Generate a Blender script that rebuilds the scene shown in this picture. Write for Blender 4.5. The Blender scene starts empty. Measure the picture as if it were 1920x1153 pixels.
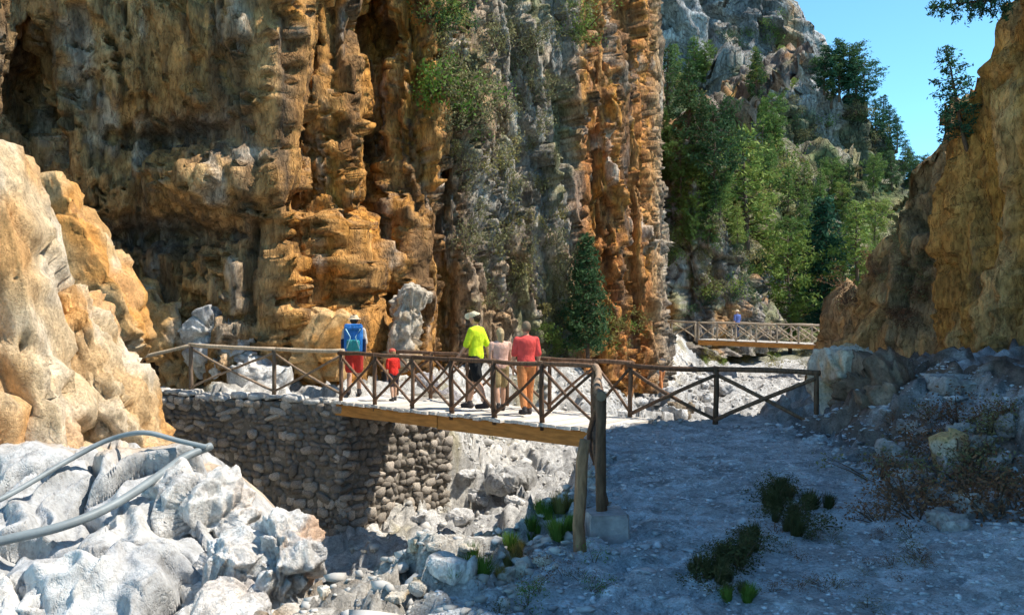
import bpy, bmesh, math, random
import numpy as np
from mathutils import Vector, Matrix, Euler

random.seed(7)
R = math.radians
scene = bpy.context.scene
C = scene.collection

# ------------------------------------------------------------------ camera
F = 1663.0            # focal length of the photograph in its own pixels (1920 wide)
EYE = 1.9
cam_d = bpy.data.cameras.new('camera')
cam = bpy.data.objects.new('camera', cam_d)
C.objects.link(cam)
cam.location = (0, 0, EYE)
cam.rotation_euler = (R(90), 0, 0)
cam_d.sensor_width = 36
cam_d.lens = 36 * F / 1920
cam_d.clip_end = 3000
scene.camera = cam

# ------------------------------------------------------------------ sky, sun, exposure
SUN_AZ = R(-2)        # measured from +X towards +Y (to the right, a little ahead)
SUN_EL = R(57)
world = bpy.data.worlds.new('World')
scene.world = world
world.use_nodes = True
wn = world.node_tree
wn.nodes.clear()
wo = wn.nodes.new('ShaderNodeOutputWorld')
bg = wn.nodes.new('ShaderNodeBackground')
sky = wn.nodes.new('ShaderNodeTexSky')
sky.sky_type = 'NISHITA'
sky.sun_disc = False
sky.sun_elevation = SUN_EL
sky.sun_rotation = R(90) - SUN_AZ
sky.altitude = 800
sky.air_density = 0.7
sky.dust_density = 0.0
sky.ozone_density = 5.0
bg.inputs['Strength'].default_value = 0.15
tint = wn.nodes.new('ShaderNodeMix'); tint.data_type = 'RGBA'; tint.blend_type = 'MULTIPLY'
tint.inputs[0].default_value = 1.0; tint.inputs[7].default_value = (0.80, 1.12, 1.0, 1)
wn.links.new(sky.outputs[0], tint.inputs[6])
wn.links.new(tint.outputs[2], bg.inputs[0])
wn.links.new(bg.outputs[0], wo.inputs[0])

sun_d = bpy.data.lights.new('sun', 'SUN')
sun_d.energy = 3.5
sun_d.angle = R(0.5)
sun_d.color = (1.0, 0.93, 0.82)
sun = bpy.data.objects.new('sun', sun_d)
C.objects.link(sun)
sdir = Vector((math.cos(SUN_EL) * math.cos(SUN_AZ), math.cos(SUN_EL) * math.sin(SUN_AZ), math.sin(SUN_EL)))
sun.rotation_euler = sdir.to_track_quat('Z', 'Y').to_euler()
sun.location = sdir * 60

scene.view_settings.view_transform = 'Standard'
scene.view_settings.look = 'None'
scene.view_settings.gamma = 1
scene.view_settings.exposure = 1.15
scene.view_settings.use_curve_mapping = False
scene.render.engine = 'CYCLES'
scene.cycles.max_bounces = 5
scene.cycles.diffuse_bounces = 4
scene.cycles.glossy_bounces = 1
scene.cycles.transmission_bounces = 2
scene.cycles.use_adaptive_sampling = True
scene.cycles.adaptive_threshold = 0.03
scene.cycles.use_denoising = True

# ------------------------------------------------------------------ numpy noise
U = np.uint32
def _h(ix, iy, iz, seed):
    with np.errstate(over='ignore'):
        n = (ix.astype(np.int64).astype(U) * U(374761393) + iy.astype(np.int64).astype(U) * U(668265263)
             + iz.astype(np.int64).astype(U) * U(2246822519) + U(seed * 7919 + 17) * U(3266489917))
        n = (n ^ (n >> U(13))) * U(1274126177)
        n = (n ^ (n >> U(15))) * U(2246822519)
        return n ^ (n >> U(16))

def _f(n, k=0):
    with np.errstate(over='ignore'):
        if k:
            n = (n ^ U(k * 0x9E3779B)) * U(2654435761)
            n = n ^ (n >> U(15))
    return (n & U(0xFFFFFF)).astype(np.float64) / 16777215.0

def perlin(p, seed=0):
    """gradient noise, about -1..1; p is (N,3)"""
    i = np.floor(p); f = p - i
    u = f * f * f * (f * (f * 6 - 15) + 10)
    out = 0
    for dx in (0, 1):
        wx = u[:, 0] if dx else 1 - u[:, 0]
        for dy in (0, 1):
            wy = u[:, 1] if dy else 1 - u[:, 1]
            for dz in (0, 1):
                wz = u[:, 2] if dz else 1 - u[:, 2]
                h = _h(i[:, 0] + dx, i[:, 1] + dy, i[:, 2] + dz, seed)
                d = ((_f(h) * 2 - 1) * (f[:, 0] - dx) + (_f(h, 1) * 2 - 1) * (f[:, 1] - dy)
                     + (_f(h, 2) * 2 - 1) * (f[:, 2] - dz))
                out = out + wx * wy * wz * d
    return out * 1.5

def fbm(p, oct=4, seed=0, gain=0.5):
    a, s, o = 1.0, 0, p
    for k in range(oct):
        s = s + a * perlin(o, seed + k * 13)
        a *= gain; o = o * 2.03 + 11.7
    return s

def ridged(p, oct=3, seed=0):
    a, s, o = 1.0, 0, p
    for k in range(oct):
        s = s + a * (1 - np.abs(perlin(o, seed + k * 13)) * 2)
        a *= 0.5; o = o * 2.1 + 5.1
    return s

def blocks(p, seed=0, tilt=0.5):
    """cells with their own height and slope: returns (offset, distance to joint, cell random)"""
    i = np.floor(p)
    f1 = np.full(len(p), 9e9); f2 = np.full(len(p), 9e9)
    off = np.zeros(len(p)); rnd = np.zeros(len(p))
    for dx in (-1, 0, 1):
        for dy in (-1, 0, 1):
            for dz in (-1, 0, 1):
                cx, cy, cz = i[:, 0] + dx, i[:, 1] + dy, i[:, 2] + dz
                h = _h(cx, cy, cz, seed)
                r0, r1, r2 = _f(h), _f(h, 1), _f(h, 2)
                vx = p[:, 0] - cx - r0; vy = p[:, 1] - cy - r1; vz = p[:, 2] - cz - r2
                d = vx * vx + vy * vy + vz * vz
                near = d < f1
                f2 = np.where(near, f1, np.minimum(f2, d))
                o = _f(h, 3) - 0.5 + tilt * (vx * (_f(h, 4) - .5) + vy * (_f(h, 5) - .5) + vz * (_f(h, 6) - .5)) * 2
                off = np.where(near, o, off); rnd = np.where(near, _f(h, 7), rnd)
                f1 = np.where(near, d, f1)
    return off, np.sqrt(f2) - np.sqrt(f1), rnd

def sstep(x, a, b):
    t = np.clip((x - a) / (b - a), 0, 1)
    return t * t * (3 - 2 * t)

def bump2(px, py, cx, cy, rx, ry):
    return np.exp(-((px - cx) / rx) ** 2 - ((py - cy) / ry) ** 2)

def lerp(a, b, t):
    return a + (b - a) * t

def mixc(c, col, w):
    return c + (np.array(col)[None, :] - c) * np.clip(w, 0, 1)[:, None]

def pix(P):
    return 960 + F * P[:, 0] / P[:, 1], 576.5 - F * (P[:, 2] - EYE) / P[:, 1]

def at(px, py, d):
    """the point at distance d along the view that a place in the photograph shows"""
    return Vector(((px - 960) / F * d, d, EYE - (py - 576.5) / F * d))

# ------------------------------------------------------------------ mesh helpers
def mesh_np(name, verts, faces, cols=None, smooth=True):
    me = bpy.data.meshes.new(name)
    verts = np.asarray(verts, dtype=np.float32); faces = np.asarray(faces, dtype=np.int32)
    n, k = faces.shape
    me.vertices.add(len(verts)); me.vertices.foreach_set('co', verts.ravel())
    me.loops.add(n * k); me.loops.foreach_set('vertex_index', faces.ravel())
    me.polygons.add(n)
    me.polygons.foreach_set('loop_start', np.arange(0, n * k, k, dtype=np.int32))
    me.polygons.foreach_set('loop_total', np.full(n, k, dtype=np.int32))
    if smooth:
        me.polygons.foreach_set('use_smooth', np.ones(n, dtype=bool))
    me.update(calc_edges=True)
    if cols is not None:
        at_ = me.color_attributes.new('col', 'FLOAT_COLOR', 'POINT')
        c4 = np.ones((len(verts), 4), dtype=np.float32); c4[:, :3] = np.clip(cols, 0.005, 0.9)
        at_.data.foreach_set('color', c4.ravel())
    return me

def link(name, me, mat=None, parent=None):
    o = bpy.data.objects.new(name, me)
    C.objects.link(o)
    if mat is not None and not me.materials:
        me.materials.append(mat)
    if parent is not None:
        o.parent = parent
    return o

def tag(o, label=None, cat=None, group=None, kind=None):
    if label: o['label'] = label
    if cat: o['category'] = cat
    if group: o['group'] = group
    if kind: o['kind'] = kind
    return o

def empty(name, loc=(0, 0, 0), rz=0.0):
    o = bpy.data.objects.new(name, None)
    o.empty_display_size = 0.2
    C.objects.link(o)
    o.location = loc; o.rotation_euler = (0, 0, rz)
    return o

def grid_faces(n, m):
    i = np.arange(n - 1)[:, None] * m + np.arange(m - 1)[None, :]
    return np.stack([i, i + 1, i + m + 1, i + m], -1).reshape(-1, 4)

# ------------------------------------------------------------------ materials
def new_mat(name):
    m = bpy.data.materials.new(name); m.use_nodes = True
    nt = m.node_tree
    b = nt.nodes['Principled BSDF']
    return m, nt, b

def nd(nt, t, **kw):
    n = nt.nodes.new(t)
    for k, v in kw.items():
        if k in n.inputs: n.inputs[k].default_value = v
        else: setattr(n, k, v)
    return n

def ramp(nt, stops):
    r = nt.nodes.new('ShaderNodeValToRGB')
    e = r.color_ramp.elements
    while len(e) > len(stops): e.remove(e[-1])
    while len(e) < len(stops): e.new(0.5)
    for el, (p, c) in zip(e, stops):
        el.position = p; el.color = (*c, 1) if len(c) == 3 else c
    return r

def rock_mat(name, scale=1.0, bump=0.5, stretch=1.0, contrast=0.5, rough=0.9):
    m, nt, b = new_mat(name)
    L = nt.links.new
    g = nd(nt, 'ShaderNodeNewGeometry')
    mp = nd(nt, 'ShaderNodeMapping'); mp.inputs['Scale'].default_value = (1, 1, stretch)
    L(g.outputs['Position'], mp.inputs['Vector'])
    att = nd(nt, 'ShaderNodeAttribute', attribute_name='col')
    n1 = nd(nt, 'ShaderNodeTexNoise'); n1.inputs['Scale'].default_value = 3.0 * scale; n1.inputs['Detail'].default_value = 5
    n1.inputs['Roughness'].default_value = 0.65
    n2 = nd(nt, 'ShaderNodeTexNoise'); n2.inputs['Scale'].default_value = 17.0 * scale; n2.inputs['Detail'].default_value = 4
    n2.inputs['Roughness'].default_value = 0.7
    for n in (n1, n2): L(mp.outputs[0], n.inputs['Vector'])
    c = contrast
    r1 = ramp(nt, [(0.3, (1 - c,) * 3), (0.7, (1 + c * .75,) * 3)])
    r2 = ramp(nt, [(0.32, (1 - c * .9, 1 - c * .95, 1 - c)), (0.5, (1, 1, 1)), (0.72, (1 + c * .5,) * 3)])
    L(n1.outputs['Fac'], r1.inputs[0]); L(n2.outputs['Fac'], r2.inputs[0])
    m1 = nd(nt, 'ShaderNodeMix', data_type='RGBA', blend_type='MULTIPLY'); m1.inputs[0].default_value = 1
    m2 = nd(nt, 'ShaderNodeMix', data_type='RGBA', blend_type='MULTIPLY'); m2.inputs[0].default_value = 1
    L(att.outputs['Color'], m1.inputs[6]); L(r1.outputs[0], m1.inputs[7])
    L(m1.outputs[2], m2.inputs[6]); L(r2.outputs[0], m2.inputs[7])
    L(m2.outputs[2], b.inputs['Base Color'])
    b.inputs['Roughness'].default_value = rough
    b.inputs['Specular IOR Level'].default_value = 0.2
    v = nd(nt, 'ShaderNodeTexVoronoi', feature='DISTANCE_TO_EDGE'); v.inputs['Scale'].default_value = 5 * scale
    nw = nd(nt, 'ShaderNodeVectorMath', operation='MULTIPLY_ADD')
    L(n1.outputs['Color'], nw.inputs[0]); nw.inputs[1].default_value = (0.6, 0.6, 0.6); L(mp.outputs[0], nw.inputs[2])
    L(nw.outputs[0], v.inputs['Vector'])
    cr = ramp(nt, [(0.0, (0, 0, 0)), (0.07, (1, 1, 1))])
    L(v.outputs['Distance'], cr.inputs[0])
    s1 = nd(nt, 'ShaderNodeMath', operation='MULTIPLY_ADD'); L(n2.outputs['Fac'], s1.inputs[0]); s1.inputs[1].default_value = 0.6
    L(n1.outputs['Fac'], s1.inputs[2])
    s2 = nd(nt, 'ShaderNodeMath', operation='MULTIPLY_ADD'); L(cr.outputs[0], s2.inputs[0]); s2.inputs[1].default_value = 0.45
    vf = nd(nt, 'ShaderNodeTexVoronoi', feature='F1'); vf.inputs['Scale'].default_value = 9 * scale
    L(nw.outputs[0], vf.inputs['Vector'])
    s3 = nd(nt, 'ShaderNodeMath', operation='MULTIPLY_ADD'); L(vf.outputs['Color'], s3.inputs[0]); s3.inputs[1].default_value = 0.30
    L(s1.outputs[0], s3.inputs[2]); L(s3.outputs[0], s2.inputs[2])
    bp = nd(nt, 'ShaderNodeBump'); bp.inputs['Strength'].default_value = bump; bp.inputs['Distance'].default_value = 0.12 / scale
    L(s2.outputs[0], bp.inputs['Height']); L(bp.outputs[0], b.inputs['Normal'])
    return m

def plain_mat(name, col, rough=0.8, var=0.25, scale=8.0, bump=0.2, spec=0.3, stretch=(1, 1, 1), objrand=0.0, dist=0.02):
    m, nt, b = new_mat(name)
    L = nt.links.new
    tc = nd(nt, 'ShaderNodeTexCoord')
    mp = nd(nt, 'ShaderNodeMapping'); mp.inputs['Scale'].default_value = stretch
    L(tc.outputs['Object'], mp.inputs['Vector'])
    n = nd(nt, 'ShaderNodeTexNoise'); n.inputs['Scale'].default_value = scale; n.inputs['Detail'].default_value = 6
    n.inputs['Roughness'].default_value = 0.6
    L(mp.outputs[0], n.inputs['Vector'])
    col = np.array(col)
    r = ramp(nt, [(0.3, tuple(col * (1 - var))), (0.7, tuple(np.clip(col * (1 + var), 0, 0.95)))])
    L(n.outputs['Fac'], r.inputs[0])
    src = r.outputs[0]
    if objrand:
        oi = nd(nt, 'ShaderNodeObjectInfo')
        rr = ramp(nt, [(0, (1 - objrand,) * 3), (1, (1 + objrand,) * 3)])
        L(oi.outputs['Random'], rr.inputs[0])
        mm = nd(nt, 'ShaderNodeMix', data_type='RGBA', blend_type='MULTIPLY'); mm.inputs[0].default_value = 1
        L(src, mm.inputs[6]); L(rr.outputs[0], mm.inputs[7]); src = mm.outputs[2]
    L(src, b.inputs['Base Color'])
    b.inputs['Roughness'].default_value = rough
    b.inputs['Specular IOR Level'].default_value = spec
    bp = nd(nt, 'ShaderNodeBump'); bp.inputs['Strength'].default_value = bump; bp.inputs['Distance'].default_value = dist
    L(n.outputs['Fac'], bp.inputs['Height']); L(bp.outputs[0], b.inputs['Normal'])
    return m

def leaf_mat(name, cols, trans=0.3):
    """cols: three colours spread over leaves and plants"""
    m, nt, b = new_mat(name)
    L = nt.links.new
    oi = nd(nt, 'ShaderNodeObjectInfo')
    g = nd(nt, 'ShaderNodeNewGeometry')
    a = nd(nt, 'ShaderNodeMath', operation='MULTIPLY_ADD')
    L(g.outputs['Random Per Island'], a.inputs[0]); a.inputs[1].default_value = 0.55
    o2 = nd(nt, 'ShaderNodeMath', operation='MULTIPLY'); L(oi.outputs['Random'], o2.inputs[0]); o2.inputs[1].default_value = 0.45
    L(o2.outputs[0], a.inputs[2])
    r = ramp(nt, [(0.0, cols[0]), (0.5, cols[1]), (1.0, cols[2])])
    L(a.outputs[0], r.inputs[0])
    L(r.outputs[0], b.inputs['Base Color'])
    b.inputs['Roughness'].default_value = 0.75
    b.inputs['Specular IOR Level'].default_value = 0.15
    t = nd(nt, 'ShaderNodeBsdfTranslucent'); L(r.outputs[0], t.inputs['Color'])
    mx = nd(nt, 'ShaderNodeMixShader'); mx.inputs[0].default_value = trans
    out = nt.nodes['Material Output']
    L(b.outputs[0], mx.inputs[1]); L(t.outputs[0], mx.inputs[2]); L(mx.outputs[0], out.inputs['Surface'])
    return m

M = {}
M['cliff'] = rock_mat('cliff rock', 0.8, 0.75, 0.4, 0.55)
M['slab'] = rock_mat('pale rock', 1.6, 0.6, 0.8, 0.38)
M['smooth'] = rock_mat('smooth bedrock', 0.9, 0.35, 0.7, 0.32)
M['far'] = rock_mat('far rock', 0.22, 1.0, 0.5, 0.6)
M['ground'] = rock_mat('stony ground', 3.0, 0.7, 1.0, 0.45)
M['stone'] = plain_mat('wall stone', (.29, .25, .205), 0.9, 0.45, 9, 0.6, 0.2, objrand=0.6)
M['mortar'] = plain_mat('wall mortar', (.17, .15, .12), 0.95, 0.3, 14, 0.6, 0.1)
M['pebble'] = plain_mat('pebbles', (.43, .41, .375), 0.9, 0.45, 0.9, 0.1, 0.2)
M['gravel'] = plain_mat('path gravel', (.42, .445, .475), 0.9, 0.55, 6.0, 0.1, 0.2)
M['pole'] = plain_mat('weathered pole', (.13, .075, .045), 0.8, 0.5, 6, 0.6, 0.25, (4, 4, 1), 0.3)
M['pole_pale'] = plain_mat('bleached pole', (.40, .32, .23), 0.8, 0.3, 6, 0.5, 0.25, (4, 4, 1), 0.2)
M['pole_mid'] = plain_mat('greyed pole', (.24, .17, .115), 0.8, 0.4, 6, 0.6, 0.25, (4, 4, 1), 0.35)
M['beam'] = plain_mat('orange beam', (.42, .19, .045), 0.7, 0.35, 3, 0.3, 0.3, (1, 6, 6))
M['plank'] = plain_mat('bleached plank', (.60, .55, .48), 0.85, 0.25, 5, 0.4, 0.2, (6, 1, 1), 0.18)
M['stake'] = plain_mat('bark', (.26, .15, .085), 0.9, 0.5, 9, 1.0, 0.15, (3, 3, .7))
M['concrete'] = plain_mat('concrete', (.33, .31, .31), 0.9, 0.4, 7, 0.9, 0.2)
M['pipe'] = plain_mat('grey pipe', (.20, .23, .24), 0.5, 0.2, 5, 0.1, 0.4)
M['bark'] = plain_mat('pine bark', (.13, .09, .065), 0.9, 0.4, 5, 0.8, 0.1, (3, 3, 1))
M['pine'] = leaf_mat('pine needles', [(.055, .105, .03), (.11, .185, .045), (.20, .26, .07)])
M['pine_dark'] = leaf_mat('dark pine needles', [(.028, .062, .03), (.055, .11, .042), (.095, .15, .055)])
M['pine_blue'] = leaf_mat('blue pine needles', [(.02, .065, .04), (.04, .11, .06), (.07, .15, .07)])
M['broad'] = leaf_mat('broad leaves', [(.08, .13, .03), (.17, .24, .05), (.30, .33, .09)])
M['olive'] = leaf_mat('olive leaves', [(.10, .10, .045), (.20, .19, .085), (.33, .30, .15)])
M['dry'] = leaf_mat('dry scrub', [(.11, .055, .032), (.19, .09, .048), (.26, .15, .075)], 0.15)
M['yellow'] = leaf_mat('yellow scrub', [(.16, .15, .045), (.27, .23, .07), (.34, .29, .11)])
M['grass'] = leaf_mat('green grass', [(.06, .13, .02), (.12, .22, .035), (.21, .30, .06)])
M['darkgrass'] = leaf_mat('dark grass', [(.045, .055, .02), (.085, .09, .035), (.15, .13, .06)])

# ------------------------------------------------------------------ ground
CH = np.array([  # stream centre line: x, y, bed z, half width, bank slope
    (30, 95, -1.5, 4.0, .8), (14.5, 52, -1.9, 3.6, 1.0), (10.2, 38, -2.0, 3.9, 1.0), (7.0, 28, -2.15, 3.6, 1.2),
    (5.3, 21, -2.35, 2.9, 1.6), (2.6, 17.6, -2.5, 1.95, 6.0), (-.9, 15.4, -2.65, 2.2, 6.0), (-2.35, 12.6, -2.9, 1.5, 2.0),
    (-3.1, 10, -3.0, .9, 2.4), (-3.4, 8, -3.0, .7, 2.4), (-3.5, 1, -3.0, .7, 2.4)])
CARVE = [np.array(q) for q in (((-4.06, 16.4, -2.9, 1.55, 14), (-9.2, 18.7, -2.9, 1.55, 14)), ((-2.62, 17.06, -2.75, 1.2, 14), (-.72, 19.28, -2.6, 1.2, 14)), ((1.2, 18.8, -2.45, 1.9, 1.6), (1.3, 24.5, -1.95, 1.7, 1.3)), ((-3.6, 12, -2.85, 1.5, 2.5), (-5.2, 15.5, -2.85, 1.5, 2.5)))]

def channel(x, y):
    best = np.full(x.shape, 1e9); zc = np.full(x.shape, 9.0)
    for a, b in list(zip(CH[:-1], CH[1:])) + CARVE:
        d = b[:2] - a[:2]; l2 = d @ d
        t = np.clip(((x - a[0]) * d[0] + (y - a[1]) * d[1]) / l2, 0, 1)
        dist = np.hypot(x - a[0] - t * d[0], y - a[1] - t * d[1])
        bz = a[2] + t * (b[2] - a[2]); hw = a[3] + t * (b[3] - a[3]); sl = a[4] + t * (b[4] - a[4])
        z = bz + sl * np.maximum(0, dist - hw) + 0.10 * np.minimum(dist / hw, 1.2) ** 2
        zc = np.minimum(zc, z); best = np.minimum(best, dist / hw)
    return zc, best

def west_edge(y):
    return np.interp(y, [1, 3, 5.5, 7.4, 10.5, 13.7, 15, 40], [-1.3, -.9, -.25, .62, .95, 1.25, 2.2, 2.2])

def ground_base(x, y):
    s = west_edge(y) - x
    D = np.interp(y, [4, 6, 8, 9, 10.5, 12, 13.9, 14.3], [.15, .3, .6, 1.5, 2.3, 2.6, 2.6, 0]); Wd = np.interp(y, [6, 8, 10, 12], [2.5, 2.3, 1.5, 1.15])
    z = -D * sstep(s, -.1, Wd) - 1.6 * sstep(s, 2.0, 3.3) * (1 - sstep(y, 9, 12))
    z = z + 1.05 * sstep(x, 4.3, 7.0) * sstep(y, 5.5, 9) * (1 - sstep(y, 15, 17))
    z = z + .35 * sstep(x, 2.6, 5) * (1 - sstep(y, 6, 9))
    zc, k = channel(x, y)
    h = 0.25                                  # smooth minimum
    t = np.clip(.5 + .5 * (zc - z) / h, 0, 1)
    zz = zc * (1 - t) + z * t - h * t * (1 - t)
    zz = zz + 2.5 * sstep(x - 16.5 - (y - 46) * .25, 0, 8) * sstep(y, 24, 40)
    return zz, k, s

def ground_z(x, y):
    z, _, _ = ground_base(np.array([float(x)]), np.array([float(y)]))
    return float(z[0])

def axis(segs):
    v = [segs[0][0]]
    for a, b, s0, s1 in segs:
        p = a
        while p < b:
            p += lerp(s0, s1, min(1, (p - a) / (b - a))); v.append(p)
    return np.array(v)

gx = axis([(-70, -8, 6, .25), (-8, -4.5, .2, .06), (-4.5, 5.5, .055, .055), (5.5, 14, .06, .2), (14, 160, .25, 9)])
gy = axis([(-8, 3.5, 1, .12), (3.5, 12, .05, .06), (12, 24, .06, .11), (24, 60, .12, .35), (60, 400, .5, 20)])
GX, GY = np.meshgrid(gx, gy)
fx, fy = GX.ravel(), GY.ravel()
gz, gk, gs = ground_base(fx, fy)
Pg = np.stack([fx, fy, gz], 1)
bank = np.clip(sstep(gs, -.3, .8) * sstep(-fy, -15, -13.5), 0, 1)
rub = sstep(fx, 3.6, 5.0) * sstep(fy, 3, 5) * (1 - sstep(fy, 18, 22))
bed = 1 - sstep(gk, .9, 1.5)
rough = .12 + .9 * np.maximum(np.maximum(bank, rub), .8 * sstep(gk, 0.0, 1.6) * sstep(fy, 15, 16))
near = fy < 70
o1, e1, r1 = blocks(Pg * np.array([1.1, 1.1, 1.6]) + fbm(Pg * 1.3, 2, 5)[:, None] * .25, 3, .9)
o2, e2, r2 = blocks(Pg * 3.6 + fbm(Pg * 3, 2, 9)[:, None] * .25, 4, .9)
f1 = fbm(Pg * 2.2, 4, 21)
dz = rough * (.30 * o1 + .12 * o2) + .04 * o2 - .03 * np.exp(-(e2 / .08) ** 2) + .025 * f1 - rough * .08 * np.exp(-(e1 / .06) ** 2)
o3, e3, _ = blocks(Pg * np.array([.55, .55, .8]) + fbm(Pg * .8, 2, 15)[:, None] * .5, 14, 1.1)
dz += bed * (.30 * o3 + .10 * o1 + .03 * o2 - .10 * np.exp(-(e3 / .06) ** 2))
tread = sstep(fx, 1.1, 1.6) * (1 - sstep(fx, 3.8, 4.6)) * (1 - bank)
dz *= np.where(near, 1, 0) * (1 - .6 * tread * (1 - bed))
Pg[:, 2] += dz
gc = np.tile(np.array([[.48, .535, .58]]), (len(fx), 1))                # path stone dust
gc = mixc(gc, (.30, .27, .25), sstep(f1, -.1, .6) * .35)
gc = mixc(gc, (.47, .43, .37), bank * .9)
gc = mixc(gc, (.42, .30, .19), bank * sstep(fbm(Pg * .9, 3, 31), .05, .45) * .8)
gc = mixc(gc, (.20, .14, .10), rub * sstep(fbm(Pg * .8, 3, 33), -.5, .1) * .9)
gc = mixc(gc, (.47, .455, .43), (1 - sstep(gk, .9, 1.8)) * .95)
leftb = sstep(-(fx - np.interp(fy, [16, 20, 24, 33, 42, 52], [-3, -1, 1.4, 4.2, 8, 11])), -.3, .5) * sstep(fy, 15, 16)
gc = mixc(gc, (.60, .57, .52), leftb * .9)
gc = mixc(gc, (.30, .25, .12), leftb * sstep(fbm(Pg * .5, 3, 36), .1, .4) * .7)
gc = mixc(gc, (.20, .19, .10), sstep(fy, 58, 66) * .8)
gc *= (0.66 + .6 * r2)[:, None] * np.where(rough > .3, .85 + .3 * r1, 1)[:, None]
ground = link('ground', mesh_np('ground', Pg, grid_faces(len(gy), len(gx)), gc), M['ground'])
tag(ground, kind='structure')

# ------------------------------------------------------------------ cliffs
def cliff(name, plan, zt, zb, ds, dz, disp, colf, mat, lean=0.0, cap=5.0, caprise=0.3, capn=24, ztop_fine=None, nsm=5, smooth=False):
    """a rock face along a plan line: rows go up the face, then back over its top"""
    plan = np.array(plan, float)
    seg = np.hypot(*np.diff(plan, axis=0).T)
    S = np.concatenate([[0], np.cumsum(seg)])
    n = max(8, int(S[-1] / ds)); s = np.linspace(0, S[-1], n)
    x = np.interp(s, S, plan[:, 0]); y = np.interp(s, S, plan[:, 1])
    tx, ty = np.gradient(x), np.gradient(y)
    k = np.ones(2 * nsm + 1) / (2 * nsm + 1)
    pad = lambda a: np.convolve(np.pad(a, nsm, mode='edge'), k, 'valid')
    tx, ty = pad(tx), pad(ty); l = np.hypot(tx, ty)
    nx, ny = ty / l, -tx / l
    top = np.interp(s, S, np.broadcast_to(zt, S.shape).astype(float))
    bot = np.interp(s, S, np.broadcast_to(zb, S.shape).astype(float))
    ln = np.interp(s, S, np.broadcast_to(lean, S.shape).astype(float))
    hmax = float((top - bot).max())
    rows = int(hmax / dz) if ztop_fine is None else int(ztop_fine / dz)
    v = np.linspace(0, 1, rows) if ztop_fine is None else np.concatenate(
        [np.linspace(0, ztop_fine / hmax, rows), np.linspace(ztop_fine / hmax, 1, 40)[1:]])
    V = v[:, None]
    Z = bot[None] + V * (top - bot)[None]
    offs = ln[None] * (Z - bot[None])
    X = x[None] + nx[None] * offs; Y = y[None] + ny[None] * offs
    cz = np.linspace(0, 1, capn + 1)[1:][:, None] ** 1.3
    Xc = X[-1][None] - nx[None] * cz * cap; Yc = Y[-1][None] - ny[None] * cz * cap
    Zc = Z[-1][None] + cz * cap * caprise
    X = np.vstack([X, Xc]); Y = np.vstack([Y, Yc]); Z = np.vstack([Z, Zc])
    P = np.stack([X, Y, Z], -1).reshape(-1, 3)
    N = np.stack([np.broadcast_to(nx, X.shape), np.broadcast_to(ny, X.shape), np.zeros(X.shape)], -1)
    N[len(v):, :, 2] = 1.0; N[len(v) - 1, :, 2] = .5
    N[len(v):, :, :2] *= .4
    N = N.reshape(-1, 3); N /= np.linalg.norm(N, axis=1)[:, None]
    d, lat = disp(P, N)
    P2 = P + N * d[:, None]
    P2[:, 2] += lat
    col = colf(P2, d)
    o = link(name, mesh_np(name, P2, grid_faces(X.shape[0], X.shape[1]), col, smooth), mat)
    tag(o, kind='structure')
    return o

def pl(pts):
    return [((p - 960) / F * d, d) for p, d in pts]

BROWN, ORANGE, TAN = (.53, .29, .105), (.63, .28, .055), (.62, .405, .19)
GREY, PALE, STAIN, RUST, OLIVE = (.37, .335, .28), (.60, .53, .43), (.075, .06, .05), (.50, .20, .06), (.25, .24, .11)

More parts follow.
